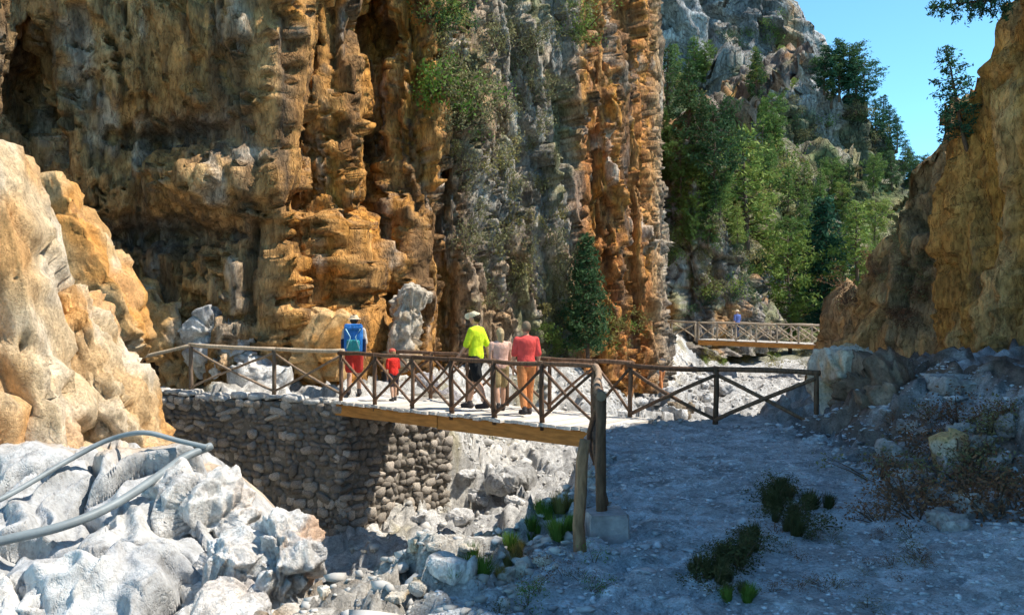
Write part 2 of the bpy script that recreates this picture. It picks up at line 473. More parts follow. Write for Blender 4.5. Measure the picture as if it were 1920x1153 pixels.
def main_disp(P, N):
    px, py = pix(P)
    z = P[:, 2]
    wob = np.stack([fbm(P * .4, 3, 51), fbm(P * .4, 3, 52), fbm(P * .4, 3, 53)], 1)
    w = P + wob * .35
    ribs = sstep(px, 560, 720)
    sh = w.copy(); sh[:, 0] += .14 * z * ribs; sh[:, 1] += .08 * z * ribs
    oA, eA, _ = blocks(sh * np.array([.50, .46, .055]), 61, 1.1)         # tall panels with sheer sides
    oB, eB, _ = blocks(sh * np.array([1.5, 1.4, .13]), 62, 1.2)
    oC, eC, _ = blocks(w * np.array([4.2, 4.0, .6]), 63, 1.2)
    oD, eD, _ = blocks(w * np.array([.85, .85, 1.0]), 68, 1.0)           # cross breaks
    lower = sstep(py, 380, 480)
    amp = lerp(.6, 1.0, np.maximum(ribs, lower))
    d = .62 * oA * lerp(.45, 1, ribs) + .32 * oB * amp + .17 * oC * amp + .20 * oD * lerp(.9, .2, sstep(px, 620, 860))
    d += .05 * fbm(P * np.array([2.4, 2.4, 1.0]), 4, 65) * amp + .02 * fbm(P * 7, 2, 66)
    d -= .16 * np.exp(-(eB / .05) ** 2) * amp + .07 * np.exp(-(eC / .07) ** 2) * amp + .10 * np.exp(-(eD / .03) ** 2) * (1 - .8 * sstep(px, 620, 860))
    fr = perlin(sh * np.array([.75, .75, .10]), 74); fr2 = perlin(w * np.array([1.1, 1.1, .75]), 75)
    d -= .22 * np.exp(-(fr / .03) ** 2) * amp + .14 * np.exp(-(fr2 / .025) ** 2) * amp
    vert = ribs * .5 + .5 * sstep(px, 1040, 1090)
    d += vert * .26 * (ridged(sh * np.array([1.9, 1.9, .07]), 3, 76) - .6)
    # big scoops, ledges and benches of the left wall
    d += .75 * bump2(px, py, 400, 345, 130, 42)                        # bulging ledge
    d -= .85 * bump2(px, py, 330, 250, 120, 30)                         # undercut over it
    d -= 1.1 * bump2(px, py, 330, 440, 190, 36)                         # undercut below it
    d += .25 * sstep(py, 470, 640) * (1 - sstep(px, 480, 560))          # sloping beds towards the foot
    d += .25 * np.sin((py - px * .35) / 9.0) * .35 * sstep(py, 470, 520) * (1 - sstep(px, 500, 560))
    ledge = 395 + 22 * fbm(P * np.array([1.1, 1.1, 0]), 3, 71) - 90 * sstep(px, 660, 700)
    bench = sstep(px, 505, 525) * (1 - sstep(px, 785, 800))
    d += bench * (.85 + .5 * fbm(P * .6, 2, 73)) * (.55 * sstep(py - ledge, -10, 18) + .45 * sstep(py - ledge, 0, 150))                      # bench below the second panel
    d -= .8 * bump2(px, py, 700, 60, 70, 60)
    d -= .9 * bump2(px, py, 60, 200, 45, 110)                          # dark hollow at far left
    d += .5 * bump2(px, py, 830, 230, 45, 50)
    d += .35 * bump2(px, py, 590, 180, 30, 130)
    stp = .42; o_ = .6 * fbm(P * np.array([.3, .3, .12]), 2, 77) + .5 * fbm(P * np.array([1.6, 1.6, .5]), 3, 78) * .18
    dq = (np.floor((d + o_) / stp) + sstep(((d + o_) / stp) % 1.0, .80, 1.0)) * stp - o_ + .5 * stp
    d = lerp(d, dq, lerp(.8, .6, ribs)) + .05 * fbm(P * np.array([3, 3, 1.6]), 3, 79) + .05 * oC      # flat faces with sharp steps between them
    lat = .05 * fbm(P * .9, 3, 72) + .03 * oC
    return d, lat

def main_col(P, d):
    px, py = pix(P)
    q = P * np.array([1.3, 1.3, .14])
    st = fbm(q, 4, 81)
    big = fbm(P * np.array([.35, .35, .25]), 4, 82)
    c = np.tile(np.array([BROWN]), (len(P), 1))
    c = mixc(c, TAN, sstep(big, -.3, .5) * .8 * (1 - sstep(px, 620, 700)))
    c = mixc(c, ORANGE, np.maximum(sstep(px, 500, 560) * (1 - sstep(px, 850, 930)) * (.35 + .6 * sstep(st, -.3, .4)), 0))
    g = sstep(px, 830, 900) * (1 - sstep(px, 1080, 1110))
    g2 = np.clip(g * (.75 + .6 * big), 0, 1)
    c = mixc(c, GREY, g2)
    c = mixc(c, OLIVE, g * sstep(fbm(P * np.array([.8, .8, .35]), 4, 83), .0, .4) * .8)
    red = sstep(px, 1060, 1100) * (1 - sstep(px, 1212, 1235))
    c = mixc(c, RUST, red * (.5 + .5 * sstep(st, -.2, .3)))
    c = mixc(c, ORANGE, red * sstep(fbm(q * 1.7, 3, 84), .1, .4) * .8)
    c = mixc(c, GREY, sstep(px, 1215, 1260) * .8)
    c = mixc(c, PALE, sstep(fbm(P * np.array([1.0, 1.0, .3]), 4, 85), .28, .6) * .65)
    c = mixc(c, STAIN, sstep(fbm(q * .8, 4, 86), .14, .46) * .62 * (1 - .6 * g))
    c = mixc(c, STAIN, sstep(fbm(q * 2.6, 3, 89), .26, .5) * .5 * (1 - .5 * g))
    c = mixc(c, (.16, .14, .13), bump2(px, py, 380, 240, 90, 32) * .9 + bump2(px, py, 300, 440, 150, 30) * .6)  # shade of the undercuts above and below the ledge, painted into the rock
    c = mixc(c, PALE, .7 * bump2(px, py, 470, 290, 40, 14))  # sunlit spot by the ledge, painted in with the pale colour
    c = c * (.95 + .35 * fbm(P * np.array([5, 5, .55]), 3, 88))[:, None]
    return c * (.9 + .25 * fbm(P * 2.5, 3, 87))[:, None]

MAIN_PLAN = pl([(-420, 14), (-180, 16.5), (20, 20.2), (70, 21.4), (104, 21.4), (122, 20.7), (300, 21.3), (498, 20.9), (521, 22.4),
                (560, 22.8), (638, 22.6), (656, 25.6), (738, 26.2), (748, 24.9), (798, 25.0), (812, 26.6), (862, 26.6), (905, 28.2),
                (1000, 30), (1080, 31.6), (1097, 33), (1150, 33.4), (1164, 34.8), (1206, 35.4), (1220, 44), (1232, 76)])
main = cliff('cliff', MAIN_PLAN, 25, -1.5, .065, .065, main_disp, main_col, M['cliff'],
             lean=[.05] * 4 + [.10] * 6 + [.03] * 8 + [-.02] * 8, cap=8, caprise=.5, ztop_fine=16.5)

# rock buttress beyond the main wall
def rough_disp(a1, a2, a3, sc=1.0, vert=.5, seed=100, ribamp=.0):
    def f(P, N):
        w = P * sc + np.stack([fbm(P * sc * .5, 3, seed), fbm(P * sc * .5, 3, seed + 1), fbm(P * sc * .5, 3, seed + 2)], 1) * .5
        oA, eA, _ = blocks(w * np.array([.4, .4, .4 * vert]), seed + 3, .8)
        oB, eB, _ = blocks(w * np.array([1.2, 1.2, 1.0 * vert]), seed + 4, 1.1)
        oC, eC, _ = blocks(w * np.array([3.5, 3.5, 2.5]), seed + 5, .8)
        d = a1 * oA + a2 * oB + a3 * oC + .3 * a2 * fbm(w * 1.5, 4, seed + 6)
        d -= .35 * a1 * np.exp(-(eA / .04) ** 2) + .4 * a2 * np.exp(-(eB / .05) ** 2)
        if ribamp:
            d += ribamp * (ridged(w * np.array([.9, .9, .06]), 3, seed + 7) - .6)
        return d, .25 * a2 * fbm(w, 3, seed + 8)
    return f

def simple_col(base, layers, seed, zs=.3, sc=1.0):
    def f(P, d):
        c = np.tile(np.array([base]), (len(P), 1))
        for k, (col, lo, hi, w) in enumerate(layers):
            n = fbm(P * sc * np.array([.6, .6, .6 * zs]), 4, seed + k * 7)
            c = mixc(c, col, sstep(n, lo, hi) * w)
        return c * (.9 + .25 * fbm(P * sc * 2.5, 3, seed + 90))[:, None]
    return f

butt = cliff('rock_buttress', pl([(1185, 84), (1200, 68), (1222, 59), (1300, 57.5), (1380, 58), (1425, 60), (1450, 64), (1458, 74)]),
             [16, 14.5, 12.6, 10.4, 7.2, 3.8, 1.6, 1.0], -1.2, .15, .15,
             rough_disp(1.3, .7, .25, .8, .6, 140), simple_col((.27, .23, .19), [(GREY, -.1, .4, .8), (OLIVE, .0, .4, .8), (ORANGE, .3, .6, .5), (STAIN, .2, .5, .6)], 150, .6, .8),
             M['cliff'], lean=-.12, cap=9, caprise=.75, capn=50)

# wooded slope, cliff band and grey peak farther up the gorge
slope_col = simple_col((.22, .20, .11), [((.15, .19, .07), -.2, .4, .9), (GREY, .2, .6, .7), ((.28, .22, .10), .25, .6, .6)], 170, .8, .25)
slope = cliff('wooded_slope', [(7, 72), (16, 74), (23, 78), (30, 82), (38, 86), (60, 92), (110, 98)], [32, 32, 30, 26, 21, 15, 12], -3, .6, .5,
              rough_disp(3.0, 1.4, .5, .25, .8, 180), slope_col, M['far'], lean=-.95, cap=30, caprise=.1, capn=30)
band_col = simple_col((.30, .29, .27), [((.42, .40, .37), -.1, .4, .8), ((.10, .115, .05), .0, .35, .85), (ORANGE, .38, .7, .6), ((.12, .11, .10), .1, .5, .7)], 190, .5, .2)
band = cliff('cliff_band', [(20, 108), (36, 110), (45, 112), (54, 116), (62, 124), (80, 150), (120, 190)], [35, 34, 31.5, 27, 21, 13, 8], -3, .5, .5,
             rough_disp(4.0, 2.2, .8, .22, .6, 200, .9), band_col, M['far'], lean=-.28, cap=40, caprise=.05, capn=30)
peak_col = simple_col((.36, .36, .36), [((.50, .49, .47), -.2, .3, .8), ((.15, .15, .15), .0, .4, .8), ((.10, .12, .05), .3, .55, .7), (TAN, .3, .6, .5)], 210, .35, .15)
peak = cliff('grey_peak', [(-10, 130), (12, 128), (24, 126), (36, 128), (43, 131), (47, 137), (49, 150), (49, 180)],
             [95, 90, 75, 62, 52, 42, 36, 34], 5, .6, .6,
             rough_disp(6.0, 3.0, 1.0, .16, .45, 220, 1.5), peak_col, M['far'], lean=-.12, cap=30, caprise=.25, capn=30)

# right-hand cliffs
def right_disp(P, N):
    d, lat = rough_disp(.5, .3, .10, 1.0, .15, 240)(P, N)
    d += .30 * (ridged(P * np.array([1.5, 1.5, .10]), 3, 250) - .7)
    return d, lat
right_col = simple_col((.50, .26, .075), [(ORANGE, -.2, .3, .8), (TAN, .05, .45, .7), (STAIN, .25, .55, .65)], 260, .12, 1.6)
right = cliff('right_cliff', [(15, 25), (11.2, 21), (9.15, 18.9), (8.45, 17.5), (8.5, 16.4), (8.7, 15.3), (8.5, 13.6), (7.9, 11), (7.2, 8), (6.8, 4), (6.8, -3), (7.5, -12)],
              [5.6, 5.2, 4.9, 5.8, 7.2, 8.8, 12.5, 13, 12.4, 12.2, 12.2, 12.2], -.5, .075, .075, right_disp, right_col, M['cliff'],
              lean=[-.15, -.15, -.12, -.08, -.08, -.06, -.06, -.08, -.06, -.05, -.05, -.05], cap=6, caprise=.25, capn=30, nsm=8)
shoulder = cliff('rock_shoulder', [(10.5, 31), (8.6, 25), (7.55, 22), (7.6, 20.6), (8.1, 19.3), (8.9, 18.4), (10.5, 17.8)],
                 [1.8, 1.9, 2.1, 3.3, 5.0, 5.8, 6.0], -2.6, .08, .08, rough_disp(.6, .35, .14, 1.0, .7, 270),
                 simple_col((.40, .26, .14), [(BROWN, -.1, .4, .7), ((.22, .17, .09), .05, .4, .6), (STAIN, .25, .55, .4), (TAN, .2, .6, .6)], 280, .4, 1.3),
                 M['cliff'], lean=[-.2, -.2, -.22, -.16, -.1, -.1, -.1], cap=5, caprise=.3, capn=40)

# ------------------------------------------------------------------ rocks (closed, displaced)
def cube_sphere(n):
    vs, fs = {}, []
    def vid(p):
        k = tuple(p)
        if k not in vs: vs[k] = len(vs)
        return vs[k]
    for ax in range(3):
        for sg in (0, n):
            for i in range(n):
                for j in range(n):
                    q = []
                    for (a, b) in ((i, j), (i + 1, j), (i + 1, j + 1), (i, j + 1)):
                        p = [0, 0, 0]; p[ax] = sg; p[(ax + 1) % 3] = a; p[(ax + 2) % 3] = b
                        q.append(vid(p))
                    fs.append(q if sg == n else q[::-1])
    v = np.array(sorted(vs, key=vs.get), float) / n * 2 - 1
    return v, np.array(fs)
CS = {n: cube_sphere(n) for n in (2, 3, 8, 14, 24, 40)}

def rock_mesh(name, size, rot=(0, 0, 0), loc=(0, 0, 0), seed=0, n=24, square=.55, a=(.35, .14, .05), freq=1.0,
              flute=0.0, cols=((.5, .47, .43), (.36, .33, .3), (.62, .58, .52)), tan_w=0.0):
    """a rock of its own at loc; verts are local to loc. freq: cells per metre"""
    v, f = CS[n]
    sph = v / np.linalg.norm(v, axis=1)[:, None]
    shp = sph * (1 - square) + v * square * .8
    m = np.array(Euler(rot).to_matrix())
    Pl = (shp * np.array(size) / 2) @ m.T
    Nl = (sph / np.array(size)) @ m.T; Nl /= np.linalg.norm(Nl, axis=1)[:, None]
    W = Pl + np.array(loc)
    mn = min(size) / 2
    q = W * freq + fbm(W * freq * .7, 2, seed)[:, None] * .4
    o1, e1, r1 = blocks(q, seed + 1, 1.0); o2, e2, _ = blocks(q * 2.7, seed + 2, 1.0)
    d = mn * (a[0] * o1 * 1.4 + a[1] * o2 + a[2] * fbm(q * 4, 3, seed + 3)) - mn * .12 * np.exp(-(e1 / .06) ** 2)
    if flute:
        d += mn * flute * (ridged(W * freq * np.array([2.2, 2.2, .3]), 3, seed + 4) - .7)
    Pl = Pl + Nl * d[:, None]
    n1 = fbm(W * freq * 1.2, 4, seed + 5)
    c = np.tile(np.array([cols[0]]), (len(v), 1))
    c = mixc(c, cols[1], sstep(n1, .0, .5) * .8); c = mixc(c, cols[2], sstep(-n1, .0, .5) * .8)
    if tan_w: c = mixc(c, ORANGE, sstep(fbm(W * freq * .8, 3, seed + 6), 0, .4) * tan_w)
    return mesh_np(name, Pl, f, c)

def rock(name, loc, size, rot=(0, 0, 0), label=None, cat='rock', group=None, kind=None, mat=None, **kw):
    o = link(name, rock_mesh(name, size, rot, tuple(loc), **kw), mat or M['slab'])
    o.location = loc
    tag(o, label, None if kind == 'structure' else cat, group, kind)
    return o

SLABC = ((.62, .47, .29), (.54, .35, .17), (.66, .56, .42))
# left outcrop: tilted bedrock slabs
def slab(px, py, d, size, rot, seed, cols=SLABC, tan_w=.3, **kw):
    return rock('rock_outcrop', at(px, py, d), size, rot, kind='structure', seed=seed, n=40, cols=cols, tan_w=tan_w, **kw)
slab(-5, 630, 11.9, (2.0, 2.4, 6.2), (R(-8), R(-15), R(10)), 301, freq=.7, a=(.11, .07, .03), flute=.04, tan_w=.4, square=.85)
slab(-170, 560, 11.0, (2.2, 2.4, 6.8), (R(-8), R(-15), R(10)), 309, freq=.7, a=(.11, .07, .03), flute=.04, tan_w=.4, square=.85)
slab(190, 735, 13.2, (1.15, 1.9, 3.9), (R(-6), R(-25), R(8)), 303, freq=1.0, a=(.14, .12, .06), flute=.18, tan_w=.6, square=.7)
slab(165, 505, 15.8, (1.25, 2.0, 4.2), (R(-6), R(-27), R(5)), 302, freq=.8, a=(.20, .12, .06), square=.7, cols=(TAN, BROWN, (.6, .5, .36)), tan_w=.7)
slab(312, 640, 21.0, (1.5, 1.6, 3.4), (R(-5), R(-30), R(5)), 304, freq=1.2, a=(.35, .14, .05), cols=(TAN, BROWN, PALE), tan_w=.6)

# pale fluted boulders low on the left
WH = ((.60, .58, .55), (.42, .41, .40), (.70, .68, .64))
def surf(py): return float(np.interp(py, [760, 800, 835, 900, 1000, 1150, 1300], [13.2, 11.2, 10.5, 9.7, 8.7, 7.6, 6.9]))
BLD = [  # px, py, size, rot, label
    (400, 968, (.9, .9, 1.0), (.2, -.2, .5), 'rounded pitted grey boulder in front of the stone wall'),
    (425, 1090, (.7, .8, 1.0), (.2, .1, .2), 'grey ribbed boulder beside the dark stream gully'),
    (520, 1085, (.75, .8, .95), (.1, .3, .9), 'crumbly brown and white rock pile standing in the gully'),
    (440, 1165, (.6, .7, .5), (.3, .1, .2), 'low white boulder at the foot of the ribbed grey boulder'),
    (30, 1190, (1.3, .9, .7), (.5, -.2, .2), 'smooth white limestone hump in the lower left corner'),
]
for k, (px, py, s, r, lab) in enumerate(BLD):
    rock('boulder', at(px, py, surf(py) + s[1] * (.85 if k == 0 else .5)), s, r, lab, 'boulder', 'pale boulders below the pipes', seed=320 + k * 5, n=40,
         a=(.40, .15, .05), freq=1.5 if k != 2 else 2.8, flute=.16, cols=WH, tan_w=.1 if k != 2 else .5, square=.3)
# smooth fluted bedrock that the pipes cross
rows, cols_ = 190, 230
vv = np.linspace(785, 1420, rows); uu = np.linspace(-520, 470, cols_)
dd = np.array([surf(v) for v in vv])
PX, DD = np.meshgrid(uu, dd); PYY = np.meshgrid(uu, vv)[1]
Xb = (PX - 960) / F * DD; Zb = EYE - (PYY - 576.5) / F * DD; Yb = DD.copy()
curl = np.clip((PX - 330) / 100, 0, None) ** 2
Yb += .9 * curl; Zb -= .75 * curl
back = np.clip((850 - PYY) / 60, 0, None) ** 2; Yb += .5 * back; Zb -= .45 * back
edge = (1 / (1 + 1.5 * back + 2 * curl)).ravel()
Pb = np.stack([Xb, Yb, Zb], -1).reshape(-1, 3)
q = Pb + np.stack([fbm(Pb * .8, 3, 341), fbm(Pb * .8, 3, 342), fbm(Pb * .8, 3, 343)], 1) * .35
oA, eA, _ = blocks(q * np.array([.95, .42, .6]), 345, 1.2); oB, eB, rB = blocks(q * np.array([3.0, 1.2, 1.6]), 346, 1.0)
fl = ridged(q * np.array([1.15, .28, .28]), 2, 347); fl2 = ridged(q * np.array([3.6, .6, .6]), 2, 352)
pit = np.clip(perlin(q * 2.6, 353) - .38, 0, 1)
db = .30 * oA + .05 * oB + .26 * (fl - .7) + .05 * (fl2 - .7) + .03 * fbm(q * 3, 3, 348) - .26 * np.exp(-(eA / .06) ** 2) - .5 * pit - .05
Pb += np.array([.15, -.55, .8])[None] * (db * edge)[:, None]
cb = np.tile(np.array([[.41, .41, .405]]), (len(Pb), 1))
cb = mixc(cb, (.36, .36, .36), sstep(fbm(q * 1.4, 4, 349), .05, .5) * .85)
cb = mixc(cb, (.60, .59, .56), sstep(fbm(q * .9, 3, 350), .0, .5) * .7)
cb = mixc(cb, (.5, .36, .22), sstep(-PYY.ravel(), -900, -820) * sstep(fbm(q * 1.1, 3, 351), -.1, .3) * .7)
tag(link('rock_outcrop', mesh_np('rock_outcrop', Pb, grid_faces(rows, cols_)[:, ::-1], cb), M['smooth']), kind='structure')

# rocks standing on the ledge behind the left railing and by the bridge
rock('boulder', at(760, 612, 22.5), (.9, 1.2, 2.4), (0, R(12), .3), 'tall pale wedge of rock behind the child in red', 'boulder', seed=381, n=40, a=(.4, .15, .05), freq=1.2, flute=.2, cols=((.52, .44, .34), TAN, PALE))
rock('boulder', at(400, 640, 20.6), (1.5, 1.0, 1.9), (0, R(-35), .2), 'leaning grey white rock behind the left railing', 'boulder', seed=386, n=40, a=(.4, .15, .05), freq=1.3, cols=WH)
rock('boulder', at(490, 705, 20.4), (1.6, .9, .8), (0, .2, .1), 'low pale rock behind the left railing near the stone wall', 'boulder', seed=391, n=24, a=(.4, .15, .05), freq=1.5, cols=WH)
rock('boulder', at(600, 650, 21.2), (1.5, 1.2, 2.0), (0, .1, .1), 'rounded brown rock behind the railing left of the hiker with backpack', 'boulder', seed=396, n=40, a=(.3, .12, .05), freq=.9, cols=(TAN, BROWN, ORANGE))

# rock block at the right end of the railing
rock('boulder', at(1592, 735, 14.6), (.95, 1.2, 1.7), (0, R(2), .2), 'pale square rock block at the right end of the railing', 'boulder', seed=401, n=40, square=.8, a=(.25, .12, .05), freq=1.6, flute=.12, cols=(PALE, TAN, (.6, .55, .48)), tan_w=.3)
rock('boulder', at(1690, 765, 13.8), (1.5, 1.4, 1.3), (.1, .2, .5), 'dark brown rock beside the pale block at the railing end', 'boulder', seed=406, n=40, a=(.5, .2, .06), freq=1.7, cols=((.24, .17, .12), (.16, .12, .09), (.34, .28, .22)))

# ------------------------------------------------------------------ long slabs along the right ledge
for k, (px, py, d, s, lab) in enumerate([
        (1800, 722, 12.4, (.95, .7, .26), 'blue grey flat slab on the right ledge under the orange cliff'),
        (1905, 725, 12.2, (.8, .7, .27), 'blue grey flat slab on the right ledge at the picture edge')]):
    rock('ledge_slab', at(px, py, d), s, (0, .03, .1), lab, 'rock', seed=410 + k * 5, n=24, square=.75, a=(.3, .12, .05), freq=2, cols=((.42, .42, .42), (.34, .33, .32), (.48, .47, .46)))

bpy.context.view_layer.update()
# ------------------------------------------------------------------ finding a spot on what is built
GZ = Pg[:, 2].reshape(len(gy), len(gx))
def gsurf(x, y):
    x = np.atleast_1d(np.asarray(x, float)); y = np.atleast_1d(np.asarray(y, float))
    i = np.clip(np.searchsorted(gx, x) - 1, 0, len(gx) - 2); j = np.clip(np.searchsorted(gy, y) - 1, 0, len(gy) - 2)
    u = (x - gx[i]) / (gx[i + 1] - gx[i]); v = (y - gy[j]) / (gy[j + 1] - gy[j])
    return (GZ[j, i] * (1 - u) * (1 - v) + GZ[j, i + 1] * u * (1 - v) + GZ[j + 1, i] * (1 - u) * v + GZ[j + 1, i + 1] * u * v)

DG = bpy.context.evaluated_depsgraph_get()
def spot(px, py, names=None):
    o = Vector((0, 0, EYE)); d = (at(px, py, 1.0) - o).normalized()
    for _ in range(6):
        ok, loc, nor, _, ob, _ = scene.ray_cast(DG, o, d)
        if not ok: return None
        if names is None or any(ob.name.startswith(n) for n in names):
            return loc, nor
        o = loc + d * .02
    return None

# ------------------------------------------------------------------ small shape builders
def tube(pts, radii, sides=8, wob=0.0, rng=random):
    pts = [Vector(p) for p in pts]
    vs, fs = [], []
    up = Vector((0, 0, 1))
    for i, p in enumerate(pts):
        t = (pts[min(i + 1, len(pts) - 1)] - pts[max(i - 1, 0)]).normalized()
        a = t.cross(up if abs(t.z) < .9 else Vector((1, 0, 0))).normalized(); b = t.cross(a)
        for k in range(sides):
            th = 2 * math.pi * k / sides
            r = radii[i] * (1 + rng.uniform(-wob, wob))
            vs.append(p + (a * math.cos(th) + b * math.sin(th)) * r)
    n = len(pts)
    for i in range(n - 1):
        for k in range(sides):
            k2 = (k + 1) % sides
            fs.append((i * sides + k, i * sides + k2, (i + 1) * sides + k2, (i + 1) * sides + k))
    fs.append(tuple(range(sides))[::-1]); fs.append(tuple(range((n - 1) * sides, n * sides)))
    return vs, fs

def py_mesh(name, vs, fs, smooth=True):
    me = bpy.data.meshes.new(name)
    me.from_pydata([tuple(v) for v in vs], [], fs)
    if smooth:
        for p in me.polygons: p.use_smooth = len(p.vertices) <= 4
    me.update()
    return me

def pole(name, p0, p1, r, mat, parent, bend=.022, sides=8, taper=.88):
    p0, p1 = Vector(p0), Vector(p1); d = p1 - p0; L = d.length
    nseg = max(3, int(L / .28))
    side = d.cross(Vector((.3, .5, 1))).normalized(); s2 = d.cross(side).normalized()
    a, b = random.uniform(-1, 1) * bend * L, random.uniform(-1, 1) * bend * L
    pts = []
    for i in range(nseg + 1):
        t = i / nseg; w = math.sin(math.pi * t)
        pts.append(d * t + side * (a * w + random.uniform(-.004, .004)) + s2 * (b * w + random.uniform(-.004, .004)))
    rad = [r * (1 - (1 - taper) * i / nseg) for i in range(nseg + 1)]
    vs, fs = tube(pts, rad, sides, .12)
    o = link(name, py_mesh(name, vs, fs), mat, parent)
    o.location = p0 - parent.location if parent else p0
    return o

def box_mesh(name, size, bevel=.01, jit=0.0, seed=0):
    bm = bmesh.new()
    bmesh.ops.create_cube(bm, size=1)
    bmesh.ops.scale(bm, vec=size, verts=bm.verts)
    if bevel: bmesh.ops.bevel(bm, geom=bm.edges[:], offset=bevel, segments=2, affect='EDGES', profile=.6)
    rg = random.Random(seed)
    for v in bm.verts:
        v.co += Vector((rg.uniform(-jit, jit), rg.uniform(-jit, jit), rg.uniform(-jit, jit)))
    me = bpy.data.meshes.new(name); bm.to_mesh(me); bm.free()
    return me

# ------------------------------------------------------------------ stone abutment wall
WC, WL, WR = Vector((-3.45, 17.78, 0)), Vector((-8.2, 19.9, 0)), Vector((-1.5, 20.06, 0))
wall = empty('stone_wall', (WC.x, WC.y, -3.3))
tag(wall, 'rubble stone retaining wall carrying the left end of the near bridge', 'wall')
core_plan = [WL, WC, WR, Vector((-2.6, 21.2, 0)), Vector((-8.2, 22.0, 0))]
vs = [(p.x - WC.x, p.y - WC.y, 0.0) for p in core_plan] + [(p.x - WC.x, p.y - WC.y, 3.24) for p in core_plan]
n5 = len(core_plan)
fs = [tuple(range(n5))[::-1], tuple(range(n5, 2 * n5))] + [(i, (i + 1) % n5, (i + 1) % n5 + n5, i + n5) for i in range(n5)]
link('mortar_core', py_mesh('mortar_core', vs, fs, False), M['mortar'], wall)

STV = []
for k in range(9):
    v, f = CS[2]
    rg = np.random.RandomState(500 + k)
    q = v / np.linalg.norm(v, axis=1)[:, None] ** .62
    q = q * (1 + rg.uniform(-.24, .24, q.shape)) * .5
    STV.append((q, f, mesh_np('wall_stone', q, f)))
    STV[-1][2].materials.append(M['stone'])
stones = []
rg = random.Random(11)
def lay(a, b, z0, z1):
    d = b - a; L = d.length; t = d / L; nrm = Vector((t.y, -t.x, 0)); ang = math.atan2(t.y, t.x)
    z = z0
    while z < z1:
        h = rg.uniform(.09, .22); x = rg.uniform(-.1, 0)
        while x < L:
            w = rg.uniform(.11, .30) * (1.5 if rg.random() < .12 else 1)
            hh = h * rg.uniform(.65, 1.3)
            c = a + t * (x + w / 2) + nrm * rg.uniform(-.06, .03)
            stones.append((w * hh, Vector((c.x, c.y, min(z + h / 2 + rg.uniform(-.035, .035), z1 - hh / 2))), (w * 1.08, rg.uniform(.12, .18), hh * 1.1),
                           (rg.uniform(-.12, .12), rg.uniform(-.4, .4), ang + rg.uniform(-.25, .25)), rg.randrange(9)))
            x += w
        z += h * .97
lay(WL, WC, -3.2, -.05)
lay(WC, WR, -2.9, -.06)
stones.sort(key=lambda s: -s[0])
rv, rf = [], []
for k, (_, c, sz, ro, vi) in enumerate(stones):
    if k < 295:
        o = link('stone', STV[vi][2], None, wall)
        o.location = c - wall.location; o.scale = sz; o.rotation_euler = ro
    else:
        m = np.array(Euler(ro).to_matrix())
        rf.append(STV[vi][1] + len(rv) * len(STV[vi][0]))
        rv.append((STV[vi][0] * np.array(sz)) @ m.T + np.array(c - wall.location))
o = link('small_stones', mesh_np('small_stones', np.vstack(rv), np.vstack(rf)), M['stone'], wall)
tag(o, kind='stuff')
for k in range(11):                                             # pale capping stones
    t = (k + .5) / 11; c = WC.lerp(WL, t)
    o = link('capping_stone', rock_mesh('capping_stone', (rg.uniform(.42, .62), rg.uniform(.35, .55), rg.uniform(.12, .2)), (rg.uniform(-.1, .1), rg.uniform(-.1, .1), rg.uniform(-.3, .3) - .42),
             tuple(c), seed=520 + k, n=8, a=(.35, .14, .05), freq=3, cols=((.62, .59, .54), (.5, .47, .42), (.68, .66, .62))), M['slab'], wall)
    o.location = (c.x - wall.location.x + .05, c.y - wall.location.y + .16, 3.30 + rg.uniform(-.04, .03))

# ------------------------------------------------------------------ near bridge
B0 = Vector((-3.46, 17.70, 0)); BU = Vector((4.70, -4.0, 0)); BL = BU.length; BU.normalize(); BV = Vector((-BU.y, BU.x, 0))
BW = 1.6; BANG = math.atan2(BU.y, BU.x); DECK = .03
def bp(u, v, z=0): return B0 + BU * u + BV * v + Vector((0, 0, z))
bridge = empty('footbridge', B0, BANG)
tag(bridge, 'wooden footbridge with bleached deck and orange beam that the hikers cross', 'bridge')
PLM = [box_mesh('plank', (.148, 1.0, .05), .006, .004, k) for k in range(4)]
for m_ in PLM: m_.materials.append(M['plank'])
npl = int((BL + .5) / .158)
for k in range(npl):
    o = link('plank', PLM[k % 4], None, bridge)
    f0, f1_ = -.07 + rg.uniform(-.06, .05), BW + .06 + rg.uniform(-.05, .05)
    o.location = (-.35 + (k + .5) * .158, (f0 + f1_) / 2, DECK - .025 + rg.uniform(-.006, .006))
    o.scale = (1, f1_ - f0, 1); o.rotation_euler = (rg.uniform(-.004, .004), rg.uniform(-.02, .02), rg.uniform(-.012, .012))
for (u0, u1, v, dzz, h) in ((-.15, 2.75, .02, -.035, .22), (2.72, BL + .1, .045, -.03, .25), (-.15, BL + .1, BW - .14, -.035, .24), (-.15, BL + .1, BW * .5, -.035, .2)):
    o = link('beam', box_mesh('beam', (u1 - u0, .14, h), .012, .003, 3), M['beam'], bridge)
    o.location = ((u0 + u1) / 2, v + .07, dzz - h / 2 - .006)

